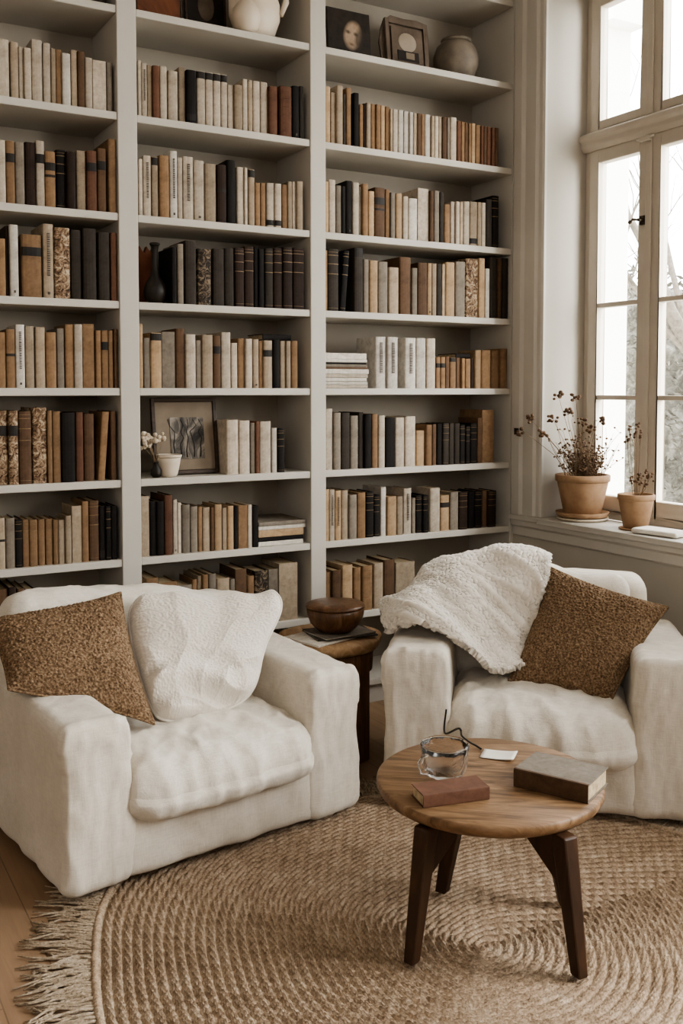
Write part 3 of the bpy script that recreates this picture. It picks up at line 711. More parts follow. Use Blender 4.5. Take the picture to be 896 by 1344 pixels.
# ------------------------------------------------------------------ soft furniture
def ridge(p): return (1-abs(noise.noise(p)))**3
def soft_box(lo, hi, r, cell=.016, deform=None, wr=.005, seed=0, fold=None):
    lo, hi = Vector(lo), Vector(hi); c = (lo+hi)/2; s = (hi-lo)/2
    n = [max(6, int(round((hi[i]-lo[i])/cell))) for i in range(3)]
    idx = {}; vs = []; fs = []
    rr = [min(r, s[i]*.98) for i in range(3)]; R_ = min(rr)
    off = Vector((seed*3.1, seed*7.7, seed*1.3))
    def vid(i, j, k):
        key = (i, j, k)
        if key in idx: return idx[key]
        p = Vector((-s.x+2*s.x*i/n[0], -s.y+2*s.y*j/n[1], -s.z+2*s.z*k/n[2]))
        q = Vector([max(-(s[a]-R_), min(s[a]-R_, p[a])) for a in range(3)])
        d = p-q; nn = d.normalized(); p = q + nn*R_
        w = c+p
        if deform: w = deform(w.copy(), p, s, nn)
        u = w+off
        wk = wr*(.15 if w.z < .03 else 1)
        w = w + nn*(wk*.8*noise.noise(u*4.0) + wk*.8*(ridge(Vector((u.x*13+u.z*3,u.y*13,u.z*6)))-.45))
        if fold: w = w + Vector((nn.x,nn.y,nn.z if nn.z > 0 else nn.z*.1))*fold(w, p, s, nn)
        idx[key] = len(vs); vs.append(w); return idx[key]
    def quad(ax, side):
        a, b = [(1,2),(0,2),(0,1)][ax]
        for i in range(n[a]):
            for j in range(n[b]):
                q = []
                for di, dj in ((0,0),(1,0),(1,1),(0,1)):
                    t = [0,0,0]; t[ax] = n[ax] if side else 0; t[a] = i+di; t[b] = j+dj
                    q.append(vid(*t))
                fs.append(q)
    for ax in range(3):
        for sd in (0,1): quad(ax, sd)
    return MB().add(vs, fs, 0, True)

def armchair(label, loc, rz, W, DP, aw, arm_h, back_h, back_in, seed, frame_h=None, sag=.020):
    frame_h = frame_h or back_h-.02
    root = thing('armchair', label, 'armchair', loc, rz)
    seat0, seat1 = (aw-.012, W-aw+.012)
    def hem(w, p, s, nn):                      # loose hem at the bottom of the cover
        k = max(0, 1-(w.z-.02)/.16)
        f = (.005*math.sin(w.x*23+seed)+.004*math.sin(w.x*41+w.y*37+seed*2))*k
        return f
    def flare(w, p, s, nn):
        k = max(0, 1-w.z/.30)
        w.x += p.x/s.x*.012*k; w.y -= .010*k*(1 if p.y < 0 else 0)
        if w.z < .05: w.z += .004*noise.noise(Vector((w.x*11, w.y*11, seed)))+.004
        return w
    def base_fold(w, p, s, nn):
        return hem(w, p, s, nn) + (.008*math.sin(w.x*31+2*math.sin(w.x*9))*max(0,1-abs(w.z-.11)/.1) if nn.y < -.5 else 0)
    soft_box((aw-.03,.012,.014),(W-aw+.03,DP-.06,.235), .03, deform=flare, wr=.004, seed=seed, fold=base_fold).build('base', M['linen'], root)
    def arm_def(side):
        def f(w, p, s, nn):
            w = flare(w, p, s, nn)
            t = max(0, (w.z-arm_h*.55)/(arm_h*.45))
            w.z += -sag*p.y/s.y*t        # arms fall slightly to the back
            w.x += side*(-.012)*t                                            # and swell outward at the top
            return w
        return f
    def arm_fold(w, p, s, nn):
        f = hem(w, p, s, nn)
        if nn.y < -.3: f += .0065*ridge(Vector((w.x*22+seed, w.z*4.5, 3)))**2       # creases down the front face
        kx = abs(p.y/s.y+.93)
        f += .004*math.exp(-((nn.y+.72)/.10)**2)*(1 if w.z > .06 else 0)
        if w.z > arm_h-.14: f += .007*math.exp(-(kx/.05)**2)*(.4+ridge(Vector((w.x*16,w.z*16,seed))))   # gathered seam at the front corner
        return f
    for sd, (a, b) in ((1, (0, aw)), (-1, (W-aw, W))):
        soft_box((a,0,.010),(b,DP-.03,arm_h), .042, cell=.0115, deform=arm_def(sd), wr=.004, seed=seed+sd, fold=arm_fold).build('armrest', M['linen'], root)
    def back_def(w, p, s, nn):
        t = w.z/back_h
        w.y += .035*t
        w.x += -p.x/s.x*.02*t
        w.z += -.012*(p.x/s.x)**2*max(0,p.z/s.z)
        return w
    soft_box((back_in,DP-.20,.02),(W-back_in,DP-.02,frame_h), .06, deform=back_def, wr=.005, seed=seed+5).build('backrest', M['linen'], root)
    def bc_def(w, p, s, nn):
        w.y += .20*(w.z-.36)*.55
        u, v = p.x/s.x, p.z/s.z
        w.y -= .045*(1-u*u)*(1-v*v)*(1 if p.y < 0 else .2)
        w.z += ((.022*math.sin(u*2.2+seed)+.012*math.sin(u*6+seed)) if seed > 1.5 else .030-.085*max(0,u+.25)+.008*math.sin(u*7))*max(0,v)
        return w
    cx_ = .035 if seed < 1.5 else max(back_in+.03,aw-.04)
    soft_box((cx_,DP-.335,.33),(W-cx_,DP-.17,back_h+.005), .075, deform=bc_def, wr=.009, seed=seed+7).build('back_cushion', M['linen_cushion'], root)
    def seat_def(w, p, s, nn):
        u, v = p.x/s.x, p.y/s.y
        w.z += .030*(1-u*u)*(1-v*v)*(1 if p.z > 0 else .3)
        fr = max(0, -v)
        w.z -= .030*fr**3*(1 if p.z > 0 else .6)
        w.y -= .020*(1-u*u)*fr
        w.y -= .015*(p.z/s.z < 0)*fr
        return w
    def seat_fold(w, p, s, nn):
        g = ridge(Vector((w.x*7+w.y*5+seed, w.y*4-w.x*2.5, w.z*3)))
        f = .013*(g-.45)+.009*(ridge(Vector((w.x*13-w.y*9+seed,w.y*8+w.x*3,w.z*3)))-.4)
        if nn.y < -.2: f += .010*(ridge(Vector((w.x*14+seed, w.z*4, 1.7)))-.4)
        return f
    soft_box((seat0,-.040,.185),(seat1,DP-.26,.365), .075, deform=seat_def, wr=.006, seed=seed+9, fold=seat_fold, cell=.013).build('seat_cushion', M['linen_cushion'], root)
    return root

A_ = at_z(90, 1200, 0); B_ = at_z(472, 1072, 0)
rz1 = math.atan2(B_.y-A_.y, B_.x-A_.x); W1 = (B_-A_).length
DP1 = .86
ch1 = armchair('white linen slipcovered armchair in front of the left and middle bays, beside the fringe', (A_.x, A_.y, .017), rz1, W1, DP1, .205, .520, .725, .03, 1.0, .655, -.022)
# near corner slit of the cover
sl_ = MB()
u1 = Vector((math.cos(rz1), math.sin(rz1), 0)); v1 = Vector((-u1.y, u1.x, 0))
c2 = math.radians(10)
u2 = RT*math.cos(c2) - FW*math.sin(c2); v2 = Vector((-u2.y, u2.x, 0)); rz2 = math.atan2(u2.y, u2.x)
G_ = at_z(850, 1090, 0)
W2, DP2 = 1.05, .78
P2 = O.copy(); P2.z = 0
gl, gt = G_.dot(RT), G_.dot(FW); kx = (505-448)/FPX
L2 = (gl - kx*gt)/(math.cos(c2)+kx*math.sin(c2))
P2 = G_ - u2*L2
ch2 = armchair('white linen slipcovered armchair in the corner under the window with draped throw', (P2.x, P2.y, .017), rz2, W2, DP2, .225, .535, .735, .085, 2.0, None, .010)
def L1(x, y, z): return A_ + u1*x + v1*y + Vector((0,0,z+.012))
def L2_(x, y, z): return P2 + u2*x + v2*y + Vector((0,0,z+.012))

# cushions: TL, TR, BR, BL corners in space
def pillow(name, label, cat, cor, th, mat, n=56, pinch=.07, wr=0.0, wf=5, seam=True, seed=0, curl=None, rc=0, folds=0, nub=0, nubh=.0085):
    TL, TR, BR, BL = [Vector(c) for c in cor]
    ctr = (TL+TR+BR+BL)/4
    nrm = ((TR-BL).cross(TL-BR)).normalized()
    if nrm.dot(O-ctr) < 0: nrm = -nrm
    root = bpy.data.objects
    def S(u, v, side):
        a, b = 2*u-1, 2*v-1
        a, b = a*(1-rc*(abs(a*b))**2.2), b*(1-rc*(abs(a*b))**2.2)
        uu = .5+.5*a*(1-pinch*(1-b*b)); vv = .5+.5*b*(1-pinch*(1-a*a))
        p = TL.lerp(TR, uu).lerp(BL.lerp(BR, uu), vv)
        t = th*max(0,(1-(2*u-1)**4)*(1-(2*v-1)**4))**.62
        if wr: t += wr*(noise.noise(Vector((u*wf, v*wf, seed)))+.8*(ridge(Vector((u*wf*1.3+2, v*wf*.9, seed+4)))-.4))*min(1,(1-a**6)*(1-b**6)*3)*(1 if side > 0 else .2)
        if nub and side > 0:
            q = Vector((u*nub + 1.2*noise.noise(Vector((u*5,v*5,seed))), v*nub*1.25 + 1.2*noise.noise(Vector((u*5,v*5,seed+9))), seed))
            dd = noise.voronoi(q)[0]
            t += nubh*max(0, 1-dd[0]*1.5)*min(1,(1-a**8)*(1-b**8)*6)
        if folds and side > 0:
            k = max(0, min(1, (v-.50)/.2))*min(1,(1-(2*u-1)**6)*(1-(2*v-1)**6)*2)
            ww = v + .13*math.sin(u*4.2+.5) + .07*noise.noise(Vector((u*3,v*3,1)))
            t += folds*.9*k*((1-abs(noise.noise(Vector((u*1.3, ww*5.0, 9.1)))))**2-.55) + folds*.4*k*math.sin(ww*24+u*3)
        if curl: p = p + curl(u, v)
        return p - ctr + nrm*(t*side)
    mb = MB()
    for sd in (1,-1):
        m_ = n
        mb.grid([[S(i/m_, j/m_, sd) for j in range(m_+1)] for i in range(m_+1)])
    o = mb.build(name, mat)
    o.location = ctr
    tag(o, label, cat)
    if seam:
        e = [S(i/n,0,0) for i in range(n)]+[S(1,i/n,0) for i in range(n)]+[S(1-i/n,1,0) for i in range(n)]+[S(0,1-i/n,0) for i in range(n+1)]
        MB().tube(e, .0055, 6).build('seam', mat, o)
    return o
pillow('throw_pillow', 'nubby brown woven cushion leaning on the left armchair', 'cushion',
       [at_t(-22,815,3.07), at_t(158,778,3.28), at_t(202,950,2.99), at_t(12,905,2.87)], .062, M['nubby'], n=190, nub=42, seed=1)
def curl_w(u, v):
    return Vector((0,0,(.016*math.sin(u*9-1.0)-.022*math.exp(-((u-.36)/.16)**2))*(1-v)+.006*math.sin(u*21)*(1-v))) + RT*(.010*math.sin(v*9)*u)
pillow('fleece_cushion', 'fluffy white fleece cushion with gathered folds beside the brown cushion', 'cushion',
       [at_t(150,772,3.31), at_t(386,772,3.47), at_t(326,930,3.19), at_t(198,962,3.00)], .066, M['fleece'], n=170, wr=.012, wf=3.0, seed=3.3, pinch=.05, curl=curl_w, rc=.17, folds=.034, nub=62, nubh=.0045)
pillow('throw_pillow', 'nubby brown woven cushion tilted on the armchair in the corner', 'cushion',
       [at_t(722,745,3.74), at_t(876,797,3.52), at_t(800,922,3.30), at_t(668,893,3.46)], .066, M['nubby'], n=190, nub=44, seed=5)

# fleece throw over back and arm of the corner chair
def sheet(name, label, cat, net, mat, nu=210, nv=180, th=.026, fold=.030):
    def cr(p0,p1,p2,p3,t):
        return .5*((2*p1)+(p2-p0)*t+(2*p0-5*p1+4*p2-p3)*t*t+(3*p1-p0-3*p2+p3)*t**3)
    def line(ps, t):
        n = len(ps)-1; x = min(t*n, n-1e-6); i = int(x); f = x-i
        return cr(ps[max(i-1,0)], ps[i], ps[i+1], ps[min(i+2,n)], f)
    net = [[Vector(p) for p in r] for r in net]
    pts = []
    for i in range(nu+1):
        col = [line(r, i/nu) for r in net]
        pts.append([line(col, j/nv) for j in range(nv+1)])
    out = []
    for i in range(nu+1):
        row = []
        for j in range(nv+1):
            p = pts[i][j]
            du = pts[min(i+1,nu)][j]-pts[max(i-1,0)][j]; dv = pts[i][min(j+1,nv)]-pts[i][max(j-1,0)]
            nn = du.cross(dv); nn = nn.normalized() if nn.length > 1e-9 else Vector((0,0,1))
            if nn.dot(O-p) < 0: nn = -nn
            u, v = i/nu, j/nv
            ww = u + .10*math.sin(v*4+.8) + .05*noise.noise(Vector((u*4,v*3,2)))
            dg = ww*1.9 - v*1.5
            w = fold*.9*(.5+.5*math.sin(dg*5.2+1.2*noise.noise(Vector((u*3,v*3,6))))) + fold*.5*noise.noise(Vector((u*5, v*5, 3))) + fold*.45*(ridge(Vector((dg*3.2,v*2.2+u,5)))**1 - .4)
            w += .0055*max(0, 1-noise.voronoi(Vector((u*62, v*56, 1)))[0][0]*1.5)
            row.append(p+nn*max(w, -.004))
        out.append(row)
    c = out[nu//2][nv//2].copy()
    mb = MB().grid([[p-c for p in r] for r in out])
    o = mb.build(name, mat); o.location = c
    s = o.modifiers.new('solid', 'SOLIDIFY'); s.thickness = th; s.offset = 0
    tag(o, label, cat)
    return o
net = [ # rows run from behind the back down to the seat; columns from the arm side to the middle
 [L2_(.07,.70,.60), L2_(.14,.80,.70), L2_(.25,.83,.735), L2_(.42,.83,.750), L2_(.58,.83,.745)],
 [L2_(.020,.58,.60), L2_(.10,.60,.69), L2_(.23,.58,.770), L2_(.41,.57,.790), L2_(.57,.58,.785)],
 [L2_(-.020,.49,.61), L2_(.08,.46,.67), L2_(.22,.45,.705), L2_(.40,.435,.720), L2_(.55,.45,.72)],
 [L2_(-.050,.41,.600), L2_(.07,.36,.675), L2_(.22,.345,.655), L2_(.38,.37,.60), L2_(.52,.40,.60)],
 [L2_(-.040,.32,.575), L2_(.09,.26,.635), L2_(.24,.250,.590), L2_(.37,.30,.505), L2_(.49,.36,.49)],
 [L2_(-.025,.24,.555), L2_(.11,.185,.590), L2_(.275,.185,.500), L2_(.385,.190,.436), L2_(.505,.255,.432)],
]
sheet('throw_blanket', 'fluffy white fleece throw draped over back and arm of corner armchair', 'blanket', net, M['fleece'])

# ------------------------------------------------------------------ side table between the chairs
ts = at_t(434, 832, 3.86); TSZ = .478
st_ = thing('side_table', 'rough wooden round side table standing between the two armchairs', 'table', (ts.x, ts.y, 0), -.3)
def live(q, a): 
    k = 1+.025*math.sin(3*a)+.015*math.sin(7*a+1); return Vector((q.x*k, q.y*k, q.z))
MB().lathe([(.17,TSZ-.045),(.19,TSZ-.042),(.203,TSZ-.028),(.206,TSZ-.008),(.202,TSZ),(.10,TSZ),(.001,TSZ)], seg=64, fn=live).build('table_top', M['stump'], st_)
MB().lathe([(.165,TSZ-.13),(.168,TSZ-.09),(.168,TSZ-.0455)], seg=48).build('apron', M['stump_leg'], st_)
la = math.atan2((at_t(488,940,3.74)-ts).y, (at_t(488,940,3.74)-ts).x)+.3
for k in range(4):
    a = la+k*PI/2
    r_ = .152
    leg = MB()
    q = [(-.032,-.016),(.032,-.016),(.032,.016),(-.032,.016)]
    leg.prism(q, .001, TSZ-.0455, 'z')
    o = leg.build('leg', M['stump_leg'], st_, .004); o.location = (r_*math.cos(a), r_*math.sin(a), 0); o.rotation_euler = (0,0,a+PI/2)
MB().lathe([(.001,.15),(.138,.15),(.138,.172),(.001,.172)], seg=40).build('lower_shelf', M['stump_leg'], st_)
z = TSZ+.0008
def magazine(label, c, size, rz, cover, z):
    return flat_book('magazine', label, 'magazine', (c.x, c.y, z), size, rz, cover, 'papers on the side table', 'paper', 'f')
magazine('white magazine lying lowest on the side table', at_t(428,836,3.84)-v1*.115, (.27,.20,.008), rz1+.15, 'cI', z)
magazine('dark grey magazine askew under the wooden bowl', at_t(436,836,3.84)-v1*.105, (.25,.19,.006), rz1-.28, 'cH', z+.0088)
magazine('grey newspaper directly under the wooden bowl', at_t(442,836,3.84)-v1*.10, (.23,.18,.005), rz1-.05, 'cG', z+.0156)
bz = z+.0214
b0 = at_t(440, 815, 3.84)
bw = thing('wooden_bowl', 'dark polished wooden bowl with flat lid on the side table papers', 'bowl', (b0.x, b0.y, bz))
MB().lathe([(.001,0),(.062,0),(.078,.010),(.100,.035),(.112,.066),(.115,.092),(.110,.094),(.104,.080)], seg=40).build('body', M['bowl'], bw)
MB().lathe([(.1155,.0945),(.119,.098),(.118,.104),(.108,.110),(.06,.116),(.001,.118)], seg=40).build('lid', M['bowl'], bw)

# ------------------------------------------------------------------ rug
RC = at_t(640, 1240, 2.47); RC.z = 0
RC = O + FW*2.47 + RT*.37; RC.z = 0
PIT = .0265; NT_ = 37
def lobe(a):
    # the braid is not a perfect circle: it swells towards the left armchair
    a0 = math.atan2((RT*-1+FW*.45).y, (RT*-1+FW*.45).x)
    d = math.atan2(math.sin(a-a0), math.cos(a-a0))
    return .985 + .13*math.exp(-(d/.40)**2)
NA, NR = 900, NT_*7
rug = thing('jute_rug', 'large round braided jute rug with fringed edge under the coffee table', 'rug', RC)
pts = []
for i in range(NR+1):
    r = PIT*NT_*i/NR
    row = []
    for k in range(NA):
        a = 2*PI*k/NA
        f = (r/PIT - k/NA) % 1.0
        ring = math.floor(r/PIT - k/NA)
        arc = r*a
        hgt = .015*math.sqrt(max(0, 1-(2*f-1)**2))
        tw = math.sin(arc/.0065 + ring*2.4 + (f-.5)*3.0)
        hgt *= .72+.28*tw
        hgt += .0025*noise.noise(Vector((r*math.cos(a)*40, r*math.sin(a)*40, 1)))
        wob = 1+.004*noise.noise(Vector((r*math.cos(a)*6, r*math.sin(a)*6, 5)))
        k_ = lobe(a)*wob
        row.append((r*k_*math.cos(a), r*k_*math.sin(a), .001+hgt))
    pts.append(row)
g = MB()
vs = [p for r in pts for p in r]
g.add(vs, [(i*NA+k, i*NA+(k+1)%NA, (i+1)*NA+(k+1)%NA, (i+1)*NA+k) for i in range(NR) for k in range(NA)], 0, True)
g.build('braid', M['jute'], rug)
fr = MB(); rr = random.Random(4)
for k in range(1500):
    a = 2*PI*(k+rr.random())/1500
    R0 = PIT*NT_*lobe(a)
    l = rr.uniform(.13,.215)
    da = rr.uniform(-.35,.35); q = []
    p = Vector((math.cos(a)*(R0-.012), math.sin(a)*(R0-.012), .008)); dr = a
    for s_ in range(6):
        q.append(p.copy()); dr += da*.35+rr.uniform(-.22,.22)
        p = p + Vector((math.cos(dr), math.sin(dr), 0))*(l/5); p.z = max(.003, .009-.0012*s_+rr.uniform(-.003,.006))
    fr.tube(q, [.0046,.0046,.0042,.0038,.0034,.0018], 4)
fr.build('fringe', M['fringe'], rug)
bd = MB()
q = [(PIT*NT_*lobe(2*PI*k/240)*math.cos(2*PI*k/240), PIT*NT_*lobe(2*PI*k/240)*math.sin(2*PI*k/240), .009) for k in range(241)]
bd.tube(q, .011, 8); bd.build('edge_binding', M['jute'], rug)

# ------------------------------------------------------------------ coffee table
TZ = .388
tc = O + FW*2.645 + RT*.405; tc.z = .020
ct = thing('coffee_table', 'round dark wood coffee table with four splayed legs on jute rug', 'table', tc, math.atan2(RT.y, RT.x)-.14)
H_ = TZ - tc.z
MB().lathe([(.001,H_-.036),(.294,H_-.036),(.302,H_-.030),(.309,H_-.016),(.308,H_-.004),(.303,H_),(.15,H_),(.001,H_)], seg=96).build('table_top', M['table_top'], ct)
feet = [at_z(540,1263,.020), at_z(760,1281,.020), at_z(741,1187,.020), at_z(580,1170,.020)]
bpy.context.view_layer.update()
inv = ct.matrix_world.inverted()
for f in feet:
    q = inv @ f; q.z = 0
    a = math.atan2(q.y, q.x); r1 = q.length; r0 = r1-.062
    e = Vector((math.cos(a), math.sin(a), 0)); t_ = Vector((-e.y, e.x, 0))
    lg = MB(); top = e*r0+Vector((0,0,H_-.0365)); bot = e*r1
    vs = []
    for c_, hw, hd in ((bot,.0155,.0165),(top,.022,.027)):
        for sx, sy in ((-1,-1),(1,-1),(1,1),(-1,1)): vs.append(c_+t_*(sx*hw)+e*(sy*hd))
    lg.add(vs, [(0,3,2,1),(4,5,6,7),(0,1,5,4),(1,2,6,5),(2,3,7,6),(3,0,4,7)])
    lo = lg.build('leg', M['table_leg'], ct, .005)
    br = MB()                                   # triangular gusset from the leg in under the top
    z1 = H_-.037
    tri = [(r0-.026, z1), (r0-.20, z1), (r0-.20, z1-.018), (r0-.012, z1-.125), (r0-.005,z1-.125)]
    vs = [e*x+Vector((0,0,z))+t_*s_ for s_ in (-.012,.012) for x, z in tri]
    br.add(vs, [(0,1,2,3,4),(9,8,7,6,5)]+[(i,(i+1)%5,5+(i+1)%5,5+i) for i in range(5)])
    br.build('bracket', M['table_leg'], ct, .002)

# things on the coffee table
zt = TZ+.0006
def lying(label, pf0, pf1, depth, T, cover, z):
    """a book lying flat whose long spine edge runs between two points on the table"""
    a, b = Vector(pf0), Vector(pf1); L = (b-a).length; ang = math.atan2((b-a).y, (b-a).x)
    c = (a+b)/2
    return flat_book('book', label, 'book', (c.x, c.y, z), (L, depth, T), ang, cover, None, 'pages', 'f')
a = at_z(673,1032,zt); b = at_z(771,1056,zt)
bb = lying('thick grey-beige hardback book lying on the coffee table', a, b, .155, .047, 'cG', zt)
sp = MB(); pr = spine_prof(.0475, .0016, 7, .0012); pr = [(x, min(y, .010)) for x, y in pr]
pr = [(pr[0][0], .012)] + pr + [(pr[-1][0], .012)]
sp.prism(pr + [(x*.97, y+.0006) for x, y in pr[::-1]], .0005, (b-a).length-.0005, 'z')
sp.xf(Matrix.Rotation(PI/2, 4, 'Y') @ Matrix.Translation((0,0,-(b-a).length/2)))
sp.build('spine', M['cO'], bb)['label'] = 'dark brown spine'
a = at_z(556,1062,zt); b = at_z(643,1050,zt)
rb = lying('small worn russet book lying on coffee table before the glass', a, b, .085, .033, 'cR', zt)
gp = at_z(594, 1027, zt)
gl_ = thing('glass_bowl', 'small clear ribbed glass bowl standing behind the russet book', 'glass', (gp.x+.012, gp.y+.055, zt))
def rib(q, a):
    r = math.hypot(q.x, q.y); k = 1+.035*math.sin(9*a)*min(1, r/.03); return Vector((q.x*k, q.y*k, q.z))
MB().lathe([(.001,.001),(.045,.001),(.056,.010),(.062,.035),(.064,.066),(.066,.082),(.063,.084),(.059,.066),(.056,.036),(.048,.014),(.001,.012)], seg=64, fn=rib).build('body', M['tumbler'], gl_)
MB().tube([(.064*math.cos(2*PI*k/48),.064*math.sin(2*PI*k/48),.0855) for k in range(49)], .0032, 6).build('rim', M['tumbler'], gl_)
MB().tube([(-.060,-.01,.072),(-.080,-.012,.070),(-.092,-.012,.050),(-.084,-.012,.028),(-.063,-.01,.020)], [.005,.006,.0065,.006,.005], 8).build('handle', M['tumbler'], gl_)
# white card and black cord
cp = at_z(654, 993, zt)
k = MB()
k.grid([[Vector((-.05+.10*i/8, -.030+.060*j/6, .001+.007*((i/8)**3)+.004*(j/6)**2)) for j in range(7)] for i in range(9)])
o = k.build('paper_card', M['paper'], None); o.location = (cp.x, cp.y, zt+.0005); o.rotation_euler = (0,0,-.9)
o.modifiers.new('s','SOLIDIFY').thickness = .0008
tag(o, 'small curled white paper card at the back of the coffee table', 'paper')
cd = MB()
e0 = L2_(.215,-.075,.30); e1 = at_z(606, 966, zt+.06); e2 = at_z(640, 986, zt)
cq = [L2_(.215,-.045,.37), L2_(.212,-.072,.30), at_z(602,956,TZ+.11), at_z(606,966,TZ+.06), at_z(616,974,TZ+.022), at_z(625,979,TZ+.007), at_z(631,983,TZ+.005)]
cs_ = []
for i in range(len(cq)-1):
    for k in range(8):
        t = k/8; p0, p1, p2, p3 = cq[max(i-1,0)], cq[i], cq[i+1], cq[min(i+2,len(cq)-1)]
        cs_.append(.5*((2*p1)+(p2-p0)*t+(2*p0-5*p1+4*p2-p3)*t*t+(3*p1-p0-3*p2+p3)*t**3))
cd.tube(cs_+[cq[-1]], .0030, 6)
o = cd.build('black_cord', M['cord']); tag(o, 'thin black cord trailing from the armchair seat onto the coffee table', 'cord')

# ------------------------------------------------------------------ window sill
def pot(label, c, r0, r1, h, rim, name='plant_pot', stems=(), saucers=()):
    root = thing(name, label, 'potted plant', c)
    MB().lathe([(r0*.9,0),(r0,.004),(r1*.97,h-rim),(r1*.97,h-rim+.001),(r1*.9,h-rim+.0012)], seg=40).build('pot', M['terracotta'], root)
    MB().lathe([(r1*.965,h-rim),(r1*1.03,h-rim+.004),(r1*1.04,h-.003),(r1*1.0,h),(r1*.92,h),(r1*.90,h-.02),(r1*.88,h-.03)], seg=40).build('pot_rim', M['terracotta'], root)
    MB().lathe([(.001,h-.028),(r1*.5,h-.022),(r1*.895,h-.028)], seg=24).build('soil', M['soil'], root)
    return root
zs = ZS+.0006
pc = at_z(763, 683, zs)
pc = Vector((XW+.105, at_x(764, 660, XW+.105).y, zs))
# two stacked saucers
t_ = thing('plant_tray', 'flat stacked terracotta trays under the larger plant pot', 'tray', (pc.x, pc.y, zs))
MB().lathe([(.001,0),(.105,0),(.118,.008),(.120,.014),(.112,.014),(.001,.010)], seg=40).build('lower_tray', M['ceramic'], t_)
MB().lathe([(.001,.0145),(.100,.0145),(.116,.020),(.124,.040),(.118,.040),(.108,.024),(.001,.022)], seg=40).build('upper_tray', M['terracotta'], t_)
big = pot('larger terracotta pot of bushy dried stems on the window sill', (pc.x, pc.y, zs+.0250), .085, .122, .190, .034)
rr = random.Random(8); st, sd = MB(), MB()
for i in range(250):
    a = rr.uniform(0,2*PI); rb_ = rr.uniform(0,.085); tall = rr.random()
    l = (.06+.11*tall) if rr.random() < .66 else .14+.15*rr.random()
    sp = rr.uniform(.0,.95)
    p0 = Vector((math.cos(a)*rb_, math.sin(a)*rb_, .164))
    d = Vector((math.cos(a)*sp*.45, math.sin(a)*sp, 1)).normalized()
    q = [p0]; p = p0.copy()
    for s_ in range(5):
        d = (d+Vector((rr.uniform(-.14,.14), rr.uniform(-.2,.2), rr.uniform(-.1,.06)))).normalized(); p = p+d*l/5; q.append(p.copy())
    if max(x.x for x in q) + pc.x > XG-.07 or max(x.y for x in q) + pc.y > N1B-.065: continue
    st.tube(q, [.0014,.0013,.0012,.0011,.001,.0008], 4)
    for m_ in range(rr.randint(2,4)):
        k_ = rr.choice(q[2:]); e = k_+Vector((rr.uniform(-.02,.02), rr.uniform(-.025,.025), rr.uniform(.0,.025)))
        st.tube([k_, (k_+e)/2+Vector((0,0,.004)), e], .0007, 3); sd.ball(e, rr.uniform(.0035,.0068), seg=6, rings=4, sq=(1,1,.8))
fol = MB(); merge(fol, st, (0,0,0), lambda m: 0); merge(fol, sd, (0,0,0), lambda m: 1)
fol.build('foliage', [M['stem'], M['seed']], big, weld=False)
def spray(parent, q, heads, r, dx, dy, hr):
    a = MB(); a.tube(q, [.0017-.0003*k for k in range(len(q))], 4); h = MB(); e = q[-1]
    for m_ in range(heads):
        w_ = e+Vector((rr.uniform(-dx,dx), rr.uniform(-dy,dy), rr.uniform(-.024,.012)))
        a.tube([q[-2].lerp(e,.6), w_], .0007, 3); h.ball(w_, rr.uniform(*hr), seg=7, rings=5, sq=(1,1,.85))
    o = a.build('stem', M['stem'], parent, weld=False); h.build('seed_head', M['seed'], o, weld=False)
for (px_, py_) in ((693,548),(684,565),(733,517),(755,520),(745,540),(725,548),(765,552),(788,550),(776,562),(712,566)):   # the tallest sprays
    e = at_x(px_, py_, XW-.075 if px_ < 748 else pc.x-.02) - (big.location)
    q = [Vector((e.x*.1, e.y*.18, .164)), Vector((e.x*.5, e.y*.42, .164+(e.z-.164)*.5)), Vector((e.x*.9, e.y*.80, .164+(e.z-.164)*.88)), e]
    spray(big, q, 9, 0, .012, .024, (.006,.010))
sc_ = Vector((XW+.085, at_x(834, 680, XW+.085).y, zs))
t_ = thing('saucer', 'thin terracotta saucer under the smaller plant pot', 'saucer', sc_)
MB().lathe([(.001,0),(.066,0),(.074,.006),(.072,.008),(.001,.005)], seg=32).build('dish', M['terracotta'], t_)
sm = pot('smaller terracotta pot with a few dried stalks on the window sill', (sc_.x, sc_.y, zs+.0056), .053, .077, .150, .027)
for (px_, py_) in ((826,560),(836,556),(840,568),(822,575),(832,570),(836,630),(842,622),(850,620),(853,624),(828,628),(846,632)):
    e = at_x(px_, py_, sc_.x) - sm.location
    spray(sm, [Vector((0,e.y*.5*rr.random(),.122)), Vector((e.x*.4, e.y*.7, .122+(e.z-.122)*.5)), e], 6, 0, .010, .016, (.004,.0075))
# folded white cloth on the sill
fp = at_z(882, 694, zs)
k = MB()
for lv in range(3):
    k.grid([[Vector((-.07+.14*i/14, -.11+.22*j/20, .006+lv*.009+.004*noise.noise(Vector((i*.4,j*.3,lv))))) for j in range(21)] for i in range(15)])
k = MB(); 
lay = soft_box((-.06,-.11,0),(.06,.11,.022), .010, cell=.008, wr=.003, seed=4)
o = lay.build('folded_cloth', M['paper']); o.location = (XW+.05, fp.y-.105, zs+.002); o.rotation_euler = (0,0,.15)
tag(o, 'folded white cloth lying on the window sill beside small pot', 'cloth')

